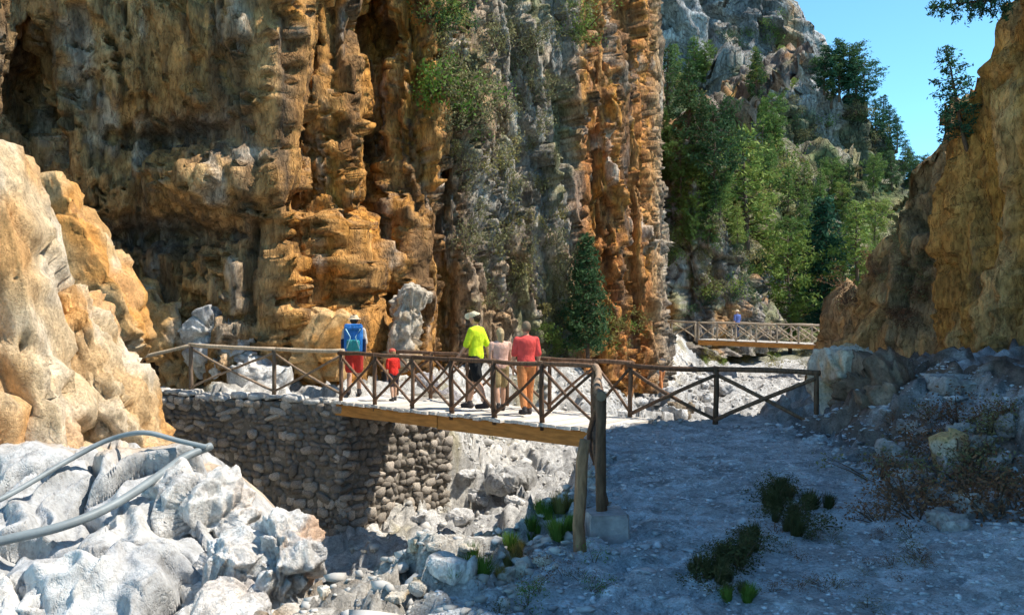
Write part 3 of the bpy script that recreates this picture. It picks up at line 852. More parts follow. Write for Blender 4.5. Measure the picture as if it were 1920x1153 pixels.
def railing(name, label, bases, height, group=None, mat='pole', rail_mat=None, r=.038, brace=True, post_down=.12, skip_first=False, brace_r=.028, tops=None, bays=None):
    bases = [Vector(b) for b in bases]
    root = empty(name, bases[0])
    tag(root, label, 'railing', group)
    tops = tops or [Vector((random.uniform(-.02, .02), random.uniform(-.02, .02), height)) for _ in bases]
    tp = [b + t for b, t in zip(bases, tops)]
    for k, (b, t) in enumerate(zip(bases, tp)):
        if skip_first and k == 0: continue
        pole('post', b - Vector((0, 0, post_down)), t + Vector((0, 0, .05)), r * random.uniform(1.0, 1.25), M[mat], root)
    for k in range(len(bases) - 1):
        d = (tp[k + 1] - tp[k]).normalized() * .06
        pole('top_rail', tp[k] - d + Vector((0, 0, .03)), tp[k + 1] + d + Vector((0, 0, .03)), r * 1.0, M[rail_mat or mat], root, .014, taper=1)
        if brace and (bays is None or k in bays):
            off = Vector((d.y, -d.x, 0)).normalized() * .03
            up = lambda i, f: bases[i].lerp(tp[i], f)
            pole('brace', up(k, .07) + off, up(k + 1, .93) + off, brace_r, M[mat], root)
            pole('brace', up(k, .93) - off, up(k + 1, .07) - off, brace_r, M[mat], root)
    return root

nb = 6
railing('wooden_railing', 'dark crossed pole railing along the front edge of the near bridge',
        [bp(BL * k / nb, .06, DECK) for k in range(nb + 1)], .93, mat='pole')
P1, P2, P3 = Vector((2.02, 15.18, .02)), Vector((3.32, 14.5, 0)), Vector((4.70, 13.7, 0))
railing('wooden_railing', 'pole railing along the far edge of the near bridge behind the hikers',
        [bp(BL * k / nb * 1.0 + .0, BW - .05, DECK) for k in range(0, nb)] + [P1], .9, mat='pole')
railing('wooden_railing', 'dark pole railing with wide crosses on the path edge right of the bridge',
        [P1, P2, P3], .86, mat='pole', r=.042, brace_r=.034, skip_first=True)
def wl(t, z=.06): 
    p = WC.lerp(WL, t); return Vector((p.x + .12, p.y + .22, z))
railing('wooden_railing', 'bleached pole railing on top of the stone wall at the left',
        [wl(.03), wl(.36), wl(.80), wl(1.0, .02)], .93, mat='pole_mid', rail_mat='pole_pale', r=.042,
        tops=[Vector((0, 0, .93)), Vector((0, 0, .93)), Vector((0, 0, .98)), Vector((-.35, -.3, .72))], bays=[0, 1])
R1 = [bp(BL + .03, .06, DECK), Vector((1.02, 10.6, .0)), Vector((.76, 7.42, .2))]
railing('wooden_railing', 'railing seen end on, running from the bridge to the concrete footing', R1, .93, mat='pole', rail_mat='pole_mid', r=.046, brace_r=.03, skip_first=True, post_down=.15)

# concrete footing and rough stake by the path
foot = link('concrete_footing', box_mesh('concrete_footing', (.33, .34, .42), .018, .012, 4), M['concrete'])
foot.location = (.78, 7.4, -.01); foot.rotation_euler = (0, 0, .1)
tag(foot, 'grey concrete block footing under the nearest railing post', 'footing')
pts = [(0, 0, 0), (.01, .01, .2), (-.005, 0, .45), (.015, 0, .7), (.02, .01, .95), (.045, .01, 1.1)]
vs, fs = tube(pts, [.055, .05, .048, .05, .046, .04], 10, .16)
stake = link('wooden_stake', py_mesh('wooden_stake', vs, fs), M['stake'])
tag(stake, 'rough reddish bark stake standing beside the concrete footing', 'stake')
stake.location = (.52, 6.85, -.22)

# ------------------------------------------------------------------ grey pipes
def smooth_path(pts, n=14):
    out = []
    P_ = [pts[0]] + pts + [pts[-1]]
    for i in range(1, len(P_) - 2):
        a, b, c, d = (Vector(p) for p in P_[i - 1:i + 3])
        for k in range(n):
            t = k / n
            out.append(.5 * ((2 * b) + (c - a) * t + (2 * a - 5 * b + 4 * c - d) * t * t + (3 * b - a - 3 * c + d) * t ** 3))
    out.append(Vector(pts[-1]))
    return out
def pipe(label, pts, r):
    pts = smooth_path(pts); o0 = pts[0].copy()
    vs, fs = tube([p - o0 for p in pts], [r] * len(pts), 14)
    o = link('water_pipe', py_mesh('water_pipe', vs, fs), M['pipe']); o.location = o0
    tag(o, label, 'pipe', 'grey pipes over the boulders')
def pp(px, py, lift=.12): return at(px, py, surf(py) - lift - .10)
pipe('thin grey pipe arching over the left boulders', [pp(-130, 985), pp(0, 936), pp(130, 862, .2), pp(205, 824, .5), pp(270, 811, .8), pp(335, 826, .45), pp(388, 838, .2)], .029)
pipe('thick grey pipe sloping up across the left boulders', [pp(-140, 1050), pp(0, 1014), pp(120, 985), pp(215, 945), pp(300, 890), pp(345, 858), pp(396, 836)], .047)

# ------------------------------------------------------------------ far bridge
FA, FB = Vector((10.95, 52.0, .05)), Vector((16.1, 46.2, -.02))
fb = empty('footbridge', FA); tag(fb, 'small distant footbridge with an orange deck edge up the gorge', 'bridge')
fd = FB - FA; fl = fd.length; fdn = fd / fl; fp = Vector((-fdn.y, fdn.x, 0)); fang = math.atan2(fdn.y, fdn.x)
o = link('beam', box_mesh('beam', (fl, .16, .26), .01), M['beam'], fb); o.location = fd * .5 + Vector((0, 0, -.17)); o.rotation_euler = (0, 0, fang)
o = link('beam', box_mesh('beam', (fl, .16, .26), .01), M['beam'], fb); o.location = fd * .5 + fp * 1.4 + Vector((0, 0, -.17)); o.rotation_euler = (0, 0, fang)
vs, fs = [], []
for k in range(48):
    c = fd * ((k + .5) / 48) + fp * .7; hx, hy = fdn * .072, fp * (.82 + random.uniform(-.04, .04)); b = len(vs)
    for zz in (-.04, 0.0):
        vs += [c - hx - hy + Vector((0, 0, zz)), c + hx - hy + Vector((0, 0, zz)), c + hx + hy + Vector((0, 0, zz)), c - hx + hy + Vector((0, 0, zz))]
    fs += [(b + 3, b + 2, b + 1, b), (b + 4, b + 5, b + 6, b + 7)] + [(b + i, b + (i + 1) % 4, b + 4 + (i + 1) % 4, b + 4 + i) for i in range(4)]
o = link('deck', py_mesh('deck', vs, fs, False), M['plank'], fb); tag(o, kind='stuff')
railing('wooden_railing', 'thin pale railing on the near side of the distant footbridge', [FA + fd * (k / 6) + Vector((0, 0, .02)) for k in range(7)], .92, mat='pole_pale', r=.05, brace_r=.035)
railing('wooden_railing', 'thin pale railing on the far side of the distant footbridge', [FA + fd * (k / 6) + fp * 1.4 + Vector((0, 0, .02)) for k in range(7)], .92, mat='pole_pale', r=.05, brace_r=.035)
railing('wooden_railing', 'pale railing along the path before the distant footbridge', [(8.6, 55.5, .1), (9.7, 54, .1), (10.8, 52.3, .05)], .95, mat='pole_pale', r=.055, brace_r=.04)

# ------------------------------------------------------------------ loose stones, pebbles
ICO = []
bm = bmesh.new(); bmesh.ops.create_icosphere(bm, subdivisions=1, radius=.5)
ico_v = np.array([v.co[:] for v in bm.verts]); ico_f = np.array([[v.index for v in f.verts] for f in bm.faces]); bm.free()
def scatter(name, xs, ys, sizes, mat, label, cat, seed, sink=.25, flat=.65):
    rs = np.random.RandomState(seed); n = len(xs)
    z = gsurf(xs, ys)
    th = rs.uniform(0, 6.28, n); c, s = np.cos(th), np.sin(th)
    V = ico_v[None] * (1 + rs.uniform(-.42, .42, (n, len(ico_v), 1)))
    V = V * np.stack([sizes * rs.uniform(.8, 1.35, n), sizes * rs.uniform(.7, 1.1, n), sizes * rs.uniform(.45, .8, n) * flat / .65], -1)[:, None]
    X = V[..., 0] * c[:, None] - V[..., 1] * s[:, None]; Y = V[..., 0] * s[:, None] + V[..., 1] * c[:, None]
    V = np.stack([X + xs[:, None], Y + ys[:, None], V[..., 2] + (z + sizes * (.3 - sink))[:, None]], -1).reshape(-1, 3)
    Fc = (ico_f[None] + (np.arange(n) * len(ico_v))[:, None, None]).reshape(-1, 3)
    o = link(name, mesh_np(name, V, Fc, smooth=False), mat)
    tag(o, label, cat, kind='stuff')
    return o
rs = np.random.RandomState(5)
n = 9000; X = rs.uniform(-4, 16, n); Y = 12 + 42 * rs.uniform(0, 1, n) ** 1.4
_, k_, _ = ground_base(X, Y); keep = k_ < 1.35
X, Y = X[keep], Y[keep]
scatter('stream_pebbles', X, Y, rs.lognormal(-3.0, .6, len(X)) * (1 + Y / 50), M['pebble'], 'white pebbles and cobbles filling the dry stream bed', 'pebbles', 6)
n = 16000; Y = 3.2 + 11 * rs.uniform(0, 1, n) ** 1.2; X = rs.uniform(-1.0, 6.5, n)
keep = (X > west_edge(Y) - .4)
X, Y = X[keep], Y[keep]
scatter('path_gravel', X, Y, rs.lognormal(-3.6, .5, len(X)) * np.where(X > 4, 1.6, 1), M['gravel'], 'grey gravel strewn over the shaded path', 'gravel', 7, flat=.4)
n = 3500; Y = rs.uniform(4, 11, n); X = west_edge(Y) - rs.uniform(-.2, 2.6, n)
scatter('bank_rubble', X, Y, rs.lognormal(-3.25, .6, n), M['pebble'], 'small pale rubble on the bank left of the path', 'rubble', 8)
n = 1500; Y = rs.uniform(19, 50, n); X = np.interp(Y, [18, 24, 33, 42, 52], [-2.6, .2, 3.4, 6.8, 10.2]) + rs.normal(0, .9, n)
scatter('ledge_rubble', X, Y, rs.lognormal(-2.5, .5, n), M['pebble'], 'pale rubble along the foot of the left cliff', 'rubble', 9)

def placed_rock(px, py, size, lab, seed, cols=WH, name='boulder', group=None, tan_w=0, sink=.2, cat='boulder', dmin=0, **kw):
    h = spot(px, py, ['ground'])
    if not h or h[0].y < dmin: return
    loc = h[0] + Vector((0, size[1] * .25, size[2] * (.5 - sink)))
    return rock(name, loc, size, (rg.uniform(-.15, .15), rg.uniform(-.15, .15), rg.uniform(0, 3)), lab, cat, group, seed=seed, n=kw.pop('n', 24), a=(.4, .17, .06), freq=kw.pop('freq', 2.0), cols=cols, tan_w=tan_w)
placed_rock(960, 918, (1.6, .9, .6), 'long grey boulder lying in the stream bed under the bridge', 601, ((.42, .41, .39), (.30, .29, .27), (.55, .53, .5)), freq=1.2, n=40)
placed_rock(1275, 785, (1.0, .8, .65), 'brown boulder in the stream bed behind the right railing', 606, ((.26, .20, .14), (.2, .16, .12), (.34, .28, .2)))
rock('boulder', (6.9, 19.6, -1.2), (1.5, 1.2, 1.7), (.1, .1, .3), 'blue grey boulder in the stream bed by the right railing end', 'boulder', seed=611, n=24, a=(.4, .17, .06), freq=1.5, cols=((.4, .4, .38), (.28, .26, .22), (.5, .48, .44)))
placed_rock(840, 1085, (.34, .3, .18), 'small pale rock on the bank below the green grass', 631, WH)
placed_rock(1795, 880, (.38, .3, .5), 'upright orange tan stone among the dry scrub at right', 636, (TAN, (.4, .26, .16), PALE))
for k in range(16):                                             # more stones of the shaded right slope
    placed_rock(rg.uniform(1640, 1915), rg.uniform(800, 1000), tuple(rg.uniform(.16, .42) * q for q in (1.2, 1, .7)), 'rough grey stone on the shaded right slope', 650 + k * 3,
                ((.36, .34, .33), (.25, .2, .17), (.44, .42, .4)), group='stones on the shaded right slope', n=14, freq=4, cat='rock', name='slope_stone')
for k in range(14):
    placed_rock(rg.uniform(1140, 1520), rg.uniform(700, 785), tuple(rg.uniform(.4, .9) * q for q in (1.2, 1, .6)), 'pale stream bed cobble beyond the right railing', 700 + k * 3,
                WH, group='cobbles beyond the right railing', dmin=17, n=14, freq=2.5, cat='rock', name='cobble')
for k in range(12):
    placed_rock(rg.uniform(770, 1080), rg.uniform(850, 985), tuple(rg.uniform(.25, .6) * q for q in (1.2, 1, .6)), 'pale stream bed cobble seen under the bridge', 750 + k * 3,
                WH, group='cobbles under the bridge', dmin=14, n=14, freq=3, cat='rock', name='cobble')
for k in range(12):
    placed_rock(rg.uniform(600, 1040), rg.uniform(1030, 1140), tuple(rg.uniform(.08, .2) * q for q in (1.2, 1, .6)), 'small rock on the sunny bank', 800 + k * 3,
                ((.55, .50, .42), (.42, .32, .2), (.62, .58, .52)), group='small rocks on the sunny bank', n=14, freq=4, cat='rock', name='bank_rock')
for k in range(7):
    h = at(rg.uniform(795, 862), 0, 21.5 + rg.uniform(-.6, 1.2)); s = rg.uniform(.3, .6)
    rock('ledge_rock', (h.x, h.y, float(gsurf(h.x, h.y)[0]) + s * .25), (s * 1.2, s, s), (rg.random(), rg.random(), rg.random()), 'grey rock behind the far rail of the bridge', 'rock', 'rocks behind the far bridge railing', seed=850 + k * 3, n=14, a=(.4, .17, .06), freq=3, cols=((.34, .31, .32), (.24, .22, .22), (.45, .43, .42)))

# ------------------------------------------------------------------ plants
def leaf_quads(centers, size, rs, aspect=.45, up=0.0):
    n = len(centers)
    d = rs.normal(size=(n, 3)); d[:, 2] += up; d /= np.linalg.norm(d, axis=1)[:, None]
    e = np.cross(d, rs.normal(size=(n, 3))); e /= np.linalg.norm(e, axis=1)[:, None] + 1e-9
    s = (np.asarray(size) * rs.uniform(.6, 1.4, n))[:, None]
    d, e = d * s, e * s * aspect
    V = np.stack([centers - d * .5, centers + e * .5, centers + d * .5, centers - e * .5], 1).reshape(-1, 3)
    return V, np.arange(4 * n).reshape(-1, 4)

def pine_variant(H, seed, shape='cone', leaf=.3, dens=1.0):
    rs = np.random.RandomState(seed); rd = random.Random(seed)
    lean = rs.uniform(-.03, .03, 2)
    tp = lambda t: Vector((lean[0] * H * t + .06 * math.sin(t * 5 + seed), lean[1] * H * t + .06 * math.cos(t * 4), H * t))
    vs, fs = tube([tp(i / 9) for i in range(10)], [H * .017 * (1 - .9 * i / 9) + .01 for i in range(10)], 7, .1, rd)
    pts = []
    nb_ = int(46 * dens)
    for k in range(nb_):
        t = .14 + .84 * ((k + rs.uniform(0, 1)) / nb_)
        if shape == 'cone': L = H * .25 * (1 - t) ** .75 * (1.0 if t > .3 else .75) + .15
        else: L = H * .30 * math.sqrt(max(.02, 1 - ((t - .62) / .42) ** 2)) if t > .2 else H * .06
        L *= rs.uniform(.55, 1.2)
        th = k * 2.4 + rs.uniform(-.4, .4)
        rise = rs.uniform(-.12, .22) if shape == 'cone' else rs.uniform(.05, .5)
        a = tp(t); dirv = Vector((math.cos(th), math.sin(th), rise)).normalized()
        tv, tf = tube([a, a + dirv * L * .5 + Vector((0, 0, -.02 * L)), a + dirv * L * .92], [H * .005, H * .0035, .008], 4, 0, rd)
        b = len(vs); vs += tv; fs += [tuple(i + b for i in f) for f in tf]
        m = int(max(6, L * 10))
        for j in range(m):
            u = rs.uniform(.25, 1.02) ** .8
            c = np.array(a + dirv * L * u) + rs.normal(0, 1, 3) * np.array([.16, .16, .09]) * (.5 + L * .28)
            pts.append(c + rs.normal(0, leaf * .5, (5, 3)))
    pts = np.vstack(pts)
    V, Fq = leaf_quads(pts, leaf, rs, .38, .35)
    return py_mesh('trunk', vs, fs), mesh_np('crown', V, Fq, smooth=False)

PINES = {('cone', k): pine_variant(9.0, 40 + k, 'cone', .30, 1.0) for k in range(4)}
PINES[('dense', 0)] = pine_variant(9.0, 80, 'cone', .30, 2.2)
PINES.update({('round', k): pine_variant(9.0, 60 + k, 'round', .32, 1.0) for k in range(4)})
def mesh_for(me, mat, cache={}):
    k = (me.name, mat.name)
    if k not in cache:
        m = me if not me.materials else me.copy()
        m.materials.clear(); m.materials.append(mat); cache[k] = m
    return cache[k]
BASE_ME = {k: (v[0], v[1]) for k, v in PINES.items()}
def tree(loc, h, shape, var, mat, label, group=None, name='pine_tree', tilt=(0, 0), wide=1.0):
    t = empty(name, loc, random.uniform(0, 6.28)); tag(t, label, 'tree', group)
    t.rotation_euler = (tilt[0], tilt[1], random.uniform(0, 6.28)); s = h / 9.0
    t.scale = (s * wide, s * wide, s)
    tr, cr = BASE_ME[(shape, var)]
    link('trunk', mesh_for(tr, M['bark']), None, t)
    link('crown', mesh_for(cr, M[mat]), None, t)
    return t

HILL = ['wooded_slope', 'cliff_band', 'grey_peak', 'ground', 'rock_buttress', 'cliff']
GR = 'pines up the wooded slope'
TREES = [  # px, base py, height px, shape, material, width, label
    (1400, 480, 285, 'cone', 'broad', 1.15, 'tall yellow green tree in the middle of the wooded slope'),
    (1545, 582, 280, 'dense', 'pine_blue', 1.1, 'big blue green pine at the foot of the slope near the far bridge'),
    (1608, 575, 215, 'cone', 'broad', 1.3, 'bright green tree at the foot of the slope beside the right cliff'),
    (1480, 575, 225, 'round', 'broad', 1.0, 'light green tree left of the big blue green pine'),
    (1290, 300, 190, 'cone', 'pine_dark', 1.1, 'dark pine next to the top of the orange pillar'),
    (1340, 400, 210, 'round', 'pine_dark', 1.0, 'dark round pine behind the buttress top'),
    (1250, 250, 170, 'cone', 'pine_dark', 1.1, 'dark pine tight against the right edge of the main cliff'),
    (1575, 190, 120, 'cone', 'pine_blue', 1.3, 'tallest pine on the skyline'),
    (1100, 606, 250, 'dense', 'pine_dark', .95, 'single dark pine at the foot of the main cliff'),
]
for k, (px, py, hp, shp, mt, wd, lab) in enumerate(TREES):
    h = spot(px, py, HILL if px != 1100 else ['ground', 'cliff'])
    if px == 1100: loc = Vector((2.55, 30.2, 0.0))
    elif px in (1545, 1608, 1480):
        dd = {1545: 72, 1608: 69, 1480: 70}[px]; xx = (px - 960) / F * dd; loc = Vector((xx, dd, float(gsurf(xx, dd)[0])))
    elif h: loc = h[0]
    else: continue
    tree(loc - Vector((0, 0, .15)), hp / F * loc.y, shp, 0 if shp == 'dense' else k % 4, mt, lab, wide=wd)
MANY = []
rt = random.Random(21)
for k in range(95):
    px = rt.uniform(1225, 1640); py = rt.uniform(150, 590)
    if px < 1440 and py > 430 + (px - 1220) * .6: py -= 160
    if px > 1470 and py < 360: continue
    MANY.append((px, py, rt.uniform(50, 110)))
for px, py, hp in MANY:
    h = spot(px, py, HILL)
    if not h or h[0].y < 46: continue
    loc = h[0]; high = py < 230
    shp = rt.choice(['cone', 'cone', 'round'])
    tree(loc - Vector((0, 0, .2)), min(hp / F * loc.y, 11), shp, rt.randrange(4), rt.choice(['pine', 'pine', 'broad', 'broad', 'pine_dark']),
         'green pine on the wooded slope', GR, wide=rt.uniform(.9, 1.35))
for k, (px, py, hp) in enumerate([(1545, 175, 95), (1560, 200, 110), (1592, 180, 100), (1606, 210, 110), (1622, 205, 90), (1640, 225, 85), (1655, 240, 80), (1668, 255, 75), (1682, 270, 70), (1695, 285, 65), (1708, 300, 60), (1722, 315, 60), (1736, 328, 55), (1748, 335, 50), (1705, 352, 80), (1672, 352, 75), (1640, 345, 60), (1725, 360, 70)]):
    h = spot(px, py, HILL) or spot(px, py + 14, HILL) or spot(px, py + 40, HILL)
    if not h: continue
    tree(h[0] - Vector((0, 0, .3)), hp / F * h[0].y, rt.choice(['cone', 'round']), k % 4, rt.choice(['pine_blue', 'pine_dark']), 'dark pine along the ridge under the sky', 'pines along the ridge', wide=1.45)

# pines rooted on the right cliff
for (px, py, d, hgt, tl, lab, mt) in [(1815, 275, 19.0, 2.1, (0, -.22), 'small dark pine leaning out from the right cliff against the sky', 'pine_blue'),
                                      (1925, -12, 15.2, 1.75, (0, -1.72), 'pine branch hanging over the top right cliff edge', 'pine_blue')]:
    hh_ = spot(px, py, ['right_cliff'])
    p = hh_[0] - Vector((0, 0, .1)) if hh_ and py > 0 else at(px, py, d)
    t = tree(p, hgt, 'cone', 1, mt, lab, wide=1.2)
    t.rotation_euler = Euler((0, tl[1], 0))

def shrub_variant(seed, n=420, leaf=.085, flat=.8, blades=False):
    rs = np.random.RandomState(seed)
    if blades:
        m = n; th = rs.uniform(0, 6.28, m); r0 = np.sqrt(rs.uniform(0, 1, m)) * .22; ln = rs.uniform(.35, 1, m)
        out = rs.uniform(.15, .75, m)
        b = np.stack([r0 * np.cos(th), r0 * np.sin(th), np.zeros(m)], 1)
        tip = b + np.stack([np.cos(th) * out * ln * .6, np.sin(th) * out * ln * .6, ln * (1 - out * .35)], 1)
        mid = (b + tip) / 2 + np.array([0, 0, .08])
        sd = np.stack([-np.sin(th), np.cos(th), np.zeros(m)], 1) * .014
        V = np.stack([b - sd, b + sd, mid + sd, mid - sd, tip + sd * .2, tip - sd * .2], 1).reshape(-1, 3)
        i = np.arange(m)[:, None] * 6
        Fq = np.concatenate([i + np.array([[0, 1, 2, 3]]), i + np.array([[3, 2, 4, 5]])])
        return mesh_np('tuft', V, Fq, smooth=False)
    cl = rs.normal(0, .34, (11, 3)) * np.array([1, 1, flat]); cl[:, 2] += .35
    c = cl[rs.randint(0, 11, n)] + rs.normal(0, .15, (n, 3))
    V, Fq = leaf_quads(c, leaf, rs, .5, .3)
    rd = random.Random(seed); vs, fs = [], []
    for k in range(7):
        tv, tf = tube([(0, 0, -.1), tuple(cl[k] * .55), tuple(cl[k] * 1.1)], [.02, .014, .006], 4, 0, rd)
        b = len(vs); vs += tv; fs += [tuple(x + b for x in f) for f in tf]
    return mesh_np('leaves', V, Fq, smooth=False), py_mesh('stems', vs, fs)
SHR = [shrub_variant(900 + k, 460, .10) for k in range(4)]
SPARSE = [shrub_variant(910 + k, 260, .075, .6) for k in range(3)]
TUFT = [shrub_variant(920 + k, 260, blades=True) for k in range(3)]

def shrub(loc, s, mat, label, group, kind='shrub', k=0, name='shrub', sz=1.0):
    if kind == 'tuft':
        o = link(name, mesh_for(TUFT[k % 3], M[mat])); tag(o, label, 'grass', group)
    else:
        lv, stm = (SHR if kind == 'shrub' else SPARSE)[k % 3]
        o = empty(name); tag(o, label, 'shrub', group)
        link('leaves', mesh_for(lv, M[mat]), None, o); link('stems', mesh_for(stm, M['bark']), None, o)
    o.location = loc; o.scale = (s, s, s * sz); o.rotation_euler = (random.uniform(-.2, .2), random.uniform(-.2, .2), random.uniform(0, 6.28))
    return o

def strew(n, region, mat, label, group, smin, smax, names, kind='shrub', seed=0, name='shrub', sz=1.0, inset=.1):
    rr = random.Random(seed); c = 0
    for _ in range(n * 3):
        if c >= n: break
        px, py = region(rr)
        h = spot(px, py, names)
        if not h: continue
        shrub(h[0] - h[1] * inset * smin, rr.uniform(smin, smax), rr.choice(mat) if isinstance(mat, (list, tuple)) else mat, label, group, kind, c, name, sz); c += 1

def rect(x0, x1, y0, y1): return lambda r: (r.uniform(x0, x1), r.uniform(y0, y1))
def ribzone(r):
    y = r.uniform(60, 600); return (r.uniform(840, 1040) + (y - 300) * .12, y)
strew(80, ribzone, ['olive', 'olive', 'olive', 'yellow'], 'olive shrub on the grey ribs of the cliff', 'shrubs on the grey cliff ribs', .4, .85, ['cliff'], seed=31, name='cliff_shrub', sz=1.3)
strew(10, rect(805, 900, 170, 270), ['grass', 'olive', 'olive'], 'leafy shrub on the bulge high above the hikers', 'shrubs on the bulge above the hikers', .7, 1.2, ['cliff'], seed=32, name='cliff_shrub', sz=1.2)
strew(9, rect(745, 860, 0, 50), ['broad', 'pine_dark'], 'green shrub at the top edge of the cliff', 'shrubs at the cliff top edge', .6, 1.0, ['cliff'], seed=33, name='cliff_shrub')
strew(10, rect(1010, 1110, 20, 110), ['olive', 'broad'], 'shrub high up left of the orange pillar', 'shrubs left of the orange pillar', .6, 1.1, ['cliff'], seed=34, name='cliff_shrub')
strew(36, lambda r: (r.uniform(1225, 1430), r.uniform(400, 595)), ['olive', 'broad', 'pine_dark'], 'grey green shrub on the shaded rock buttress', 'shrubs on the rock buttress', .6, 1.3, ['rock_buttress'], seed=35, name='cliff_shrub')
strew(16, lambda r: (r.uniform(1225, 1400), r.uniform(260, 380)), ['olive', 'yellow'], 'dry shrub along the crest of the rock buttress', 'shrubs on the buttress crest', .6, 1.2, ['rock_buttress'], seed=36, name='cliff_shrub')
strew(46, lambda r: (r.uniform(1480, 1740), r.uniform(190, 470)), ['pine_dark', 'olive', 'pine'], 'dark bush on the cliff band below the ridge', 'bushes on the cliff band', 1.1, 2.4, ['cliff_band'], seed=37, name='hill_bush')
strew(34, lambda r: (r.uniform(1230, 1520), r.uniform(130, 560)), ['olive', 'broad', 'yellow'], 'light bush between pines of the wooded slope', 'bushes on the wooded slope', 1.8, 3.6, ['wooded_slope'], seed=38, name='hill_bush')
strew(16, lambda r: (r.uniform(1270, 1520), r.uniform(60, 190)), ['pine_dark', 'pine'], 'dark bush on the grey peak', 'bushes on the grey peak', 1.4, 2.6, ['grey_peak'], seed=39, name='hill_bush')
strew(22, rect(1030, 1190, 600, 668), ['yellow', 'yellow', 'grass'], 'yellow green bush near the single dark pine', 'yellow bushes at the cliff foot', .5, .9, ['ground', 'cliff'], seed=40, name='ledge_bush')
strew(7, rect(1000, 1050, 615, 665), ['broad'], 'green bush right of the coral shirt person', 'green bushes beside the bridge end', .5, .8, ['ground', 'cliff'], seed=41, name='ledge_bush')
strew(20, rect(1440, 1620, 565, 606), ['yellow', 'grass', 'olive'], 'yellow green bush behind the distant footbridge', 'bushes behind the distant bridge', .9, 1.7, ['ground', 'wooded_slope'], seed=42, name='ledge_bush')
strew(14, rect(1320, 1540, 655, 690), ['olive', 'broad', 'yellow'], 'low stream bank bush near the distant footbridge', 'bushes below the distant bridge', .5, .9, ['ground'], seed=43, name='bank_bush')
strew(16, lambda r: (r.uniform(1560, 1760), r.uniform(370, 640)), ['dry', 'olive'], 'dry bush on the brown rock shoulder', 'bushes on the rock shoulder', .25, .5, ['rock_shoulder'], seed=44, name='cliff_shrub')
# foreground scrub
strew(52, lambda r: (r.uniform(1630, 1915), r.uniform(780, 985)), ['dry', 'dry', 'dry', 'olive'], 'brown dry scrub on the shaded right slope', 'dry scrub on the right slope', .3, .65, ['ground'], 'sparse', 45, 'dry_scrub', .8)
strew(30, lambda r: (r.uniform(1440, 1760), r.uniform(990, 1140)), ['dry', 'dry', 'olive'], 'brown dry scrub in the shaded foreground', 'dry scrub in the foreground', .10, .22, ['ground'], 'sparse', 46, 'dry_scrub', .6)
def clump(pts):
    def f(r):
        t = r.random() * (len(pts) - 1); i = min(int(t), len(pts) - 2); t -= i
        return (lerp(pts[i][0], pts[i + 1][0], t) + r.gauss(0, 22), lerp(pts[i][1], pts[i + 1][1], t) + r.gauss(0, 12))
    return f
UP, LO = clump([(1450, 925), (1490, 960), (1470, 1005)]), clump([(1330, 1092), (1360, 1050), (1410, 1010)])
strew(18, UP, 'darkgrass', 'dark grass tuft, upper clump on the path', 'upper dark grass clump', .10, .26, ['ground'], 'tuft', 47, 'grass_tuft')
strew(14, UP, 'darkgrass', 'low dark weed, upper clump on the path', 'upper dark weed clump', .16, .34, ['ground'], 'shrub', 55, 'weed', .75)
strew(18, LO, 'darkgrass', 'dark grass tuft, lower clump on the path', 'lower dark grass clump', .10, .22, ['ground'], 'tuft', 48, 'grass_tuft')
strew(14, LO, 'darkgrass', 'low dark weed, lower clump on the path', 'lower dark weed clump', .14, .3, ['ground'], 'shrub', 56, 'weed', .75)
strew(5, rect(1360, 1420, 1090, 1140), ['darkgrass', 'grass'], 'green tuft on the path below the clumps', 'tufts at the bottom of the path', .1, .18, ['ground'], 'tuft', 49, 'grass_tuft')
strew(11, rect(975, 1080, 955, 1022), ['grass', 'yellow', 'grass'], 'bright green grass tuft left of the stake', 'green grass beside the stake', .12, .27, ['ground'], 'tuft', 50, 'grass_tuft')
strew(10, rect(820, 1000, 1030, 1090), ['grass', 'yellow'], 'small yellow green tuft on the sunny bank', 'tufts on the sunny bank', .1, .2, ['ground'], 'tuft', 51, 'grass_tuft')
strew(12, rect(900, 1120, 1050, 1150), ['darkgrass', 'grass', 'dry'], 'weed in the shaded lower middle foreground', 'weeds in the shaded foreground', .1, .2, ['ground'], 'sparse', 52, 'weed')

# ------------------------------------------------------------------ people
def capsule(p0, p1, r0, r1, n=12, m=4, sq=(1, 1)):
    p0, p1 = Vector(p0), Vector(p1); d = p1 - p0
    t = d.normalized() if d.length > 1e-6 else Vector((0, 0, 1))
    a = t.cross(Vector((0, 1, 0)) if abs(t.y) < .9 else Vector((1, 0, 0))).normalized(); b = t.cross(a)
    vs, fs = [], []
    rings = [(p0, r0, -math.pi / 2 + math.pi / 2 * i / m) for i in range(1, m + 1)] + [(p1, r1, math.pi / 2 * i / m) for i in range(0, m)]
    vs.append(p0 - t * r0)
    for c, r, ph in rings:
        for k in range(n):
            th = 2 * math.pi * k / n
            vs.append(c + t * (r * math.sin(ph)) + (a * math.cos(th) * sq[0] + b * math.sin(th) * sq[1]) * (r * math.cos(ph)))
    vs.append(p1 + t * r1)
    nr = len(rings)
    for k in range(n):
        fs.append((0, 1 + (k + 1) % n, 1 + k))
        for i in range(nr - 1):
            fs.append((1 + i * n + k, 1 + i * n + (k + 1) % n, 1 + (i + 1) * n + (k + 1) % n, 1 + (i + 1) * n + k))
        fs.append((1 + (nr - 1) * n + k, 1 + (nr - 1) * n + (k + 1) % n, len(vs) - 1))
    return vs, fs
def ellipsoid(c, r, n=16):
    vs, fs = capsule((0, 0, 0), (0, 0, 1e-7), 1, 1, n, 6)
    return [Vector(c) + Vector((v.x * r[0], v.y * r[1], v.z * r[2])) for v in vs], fs
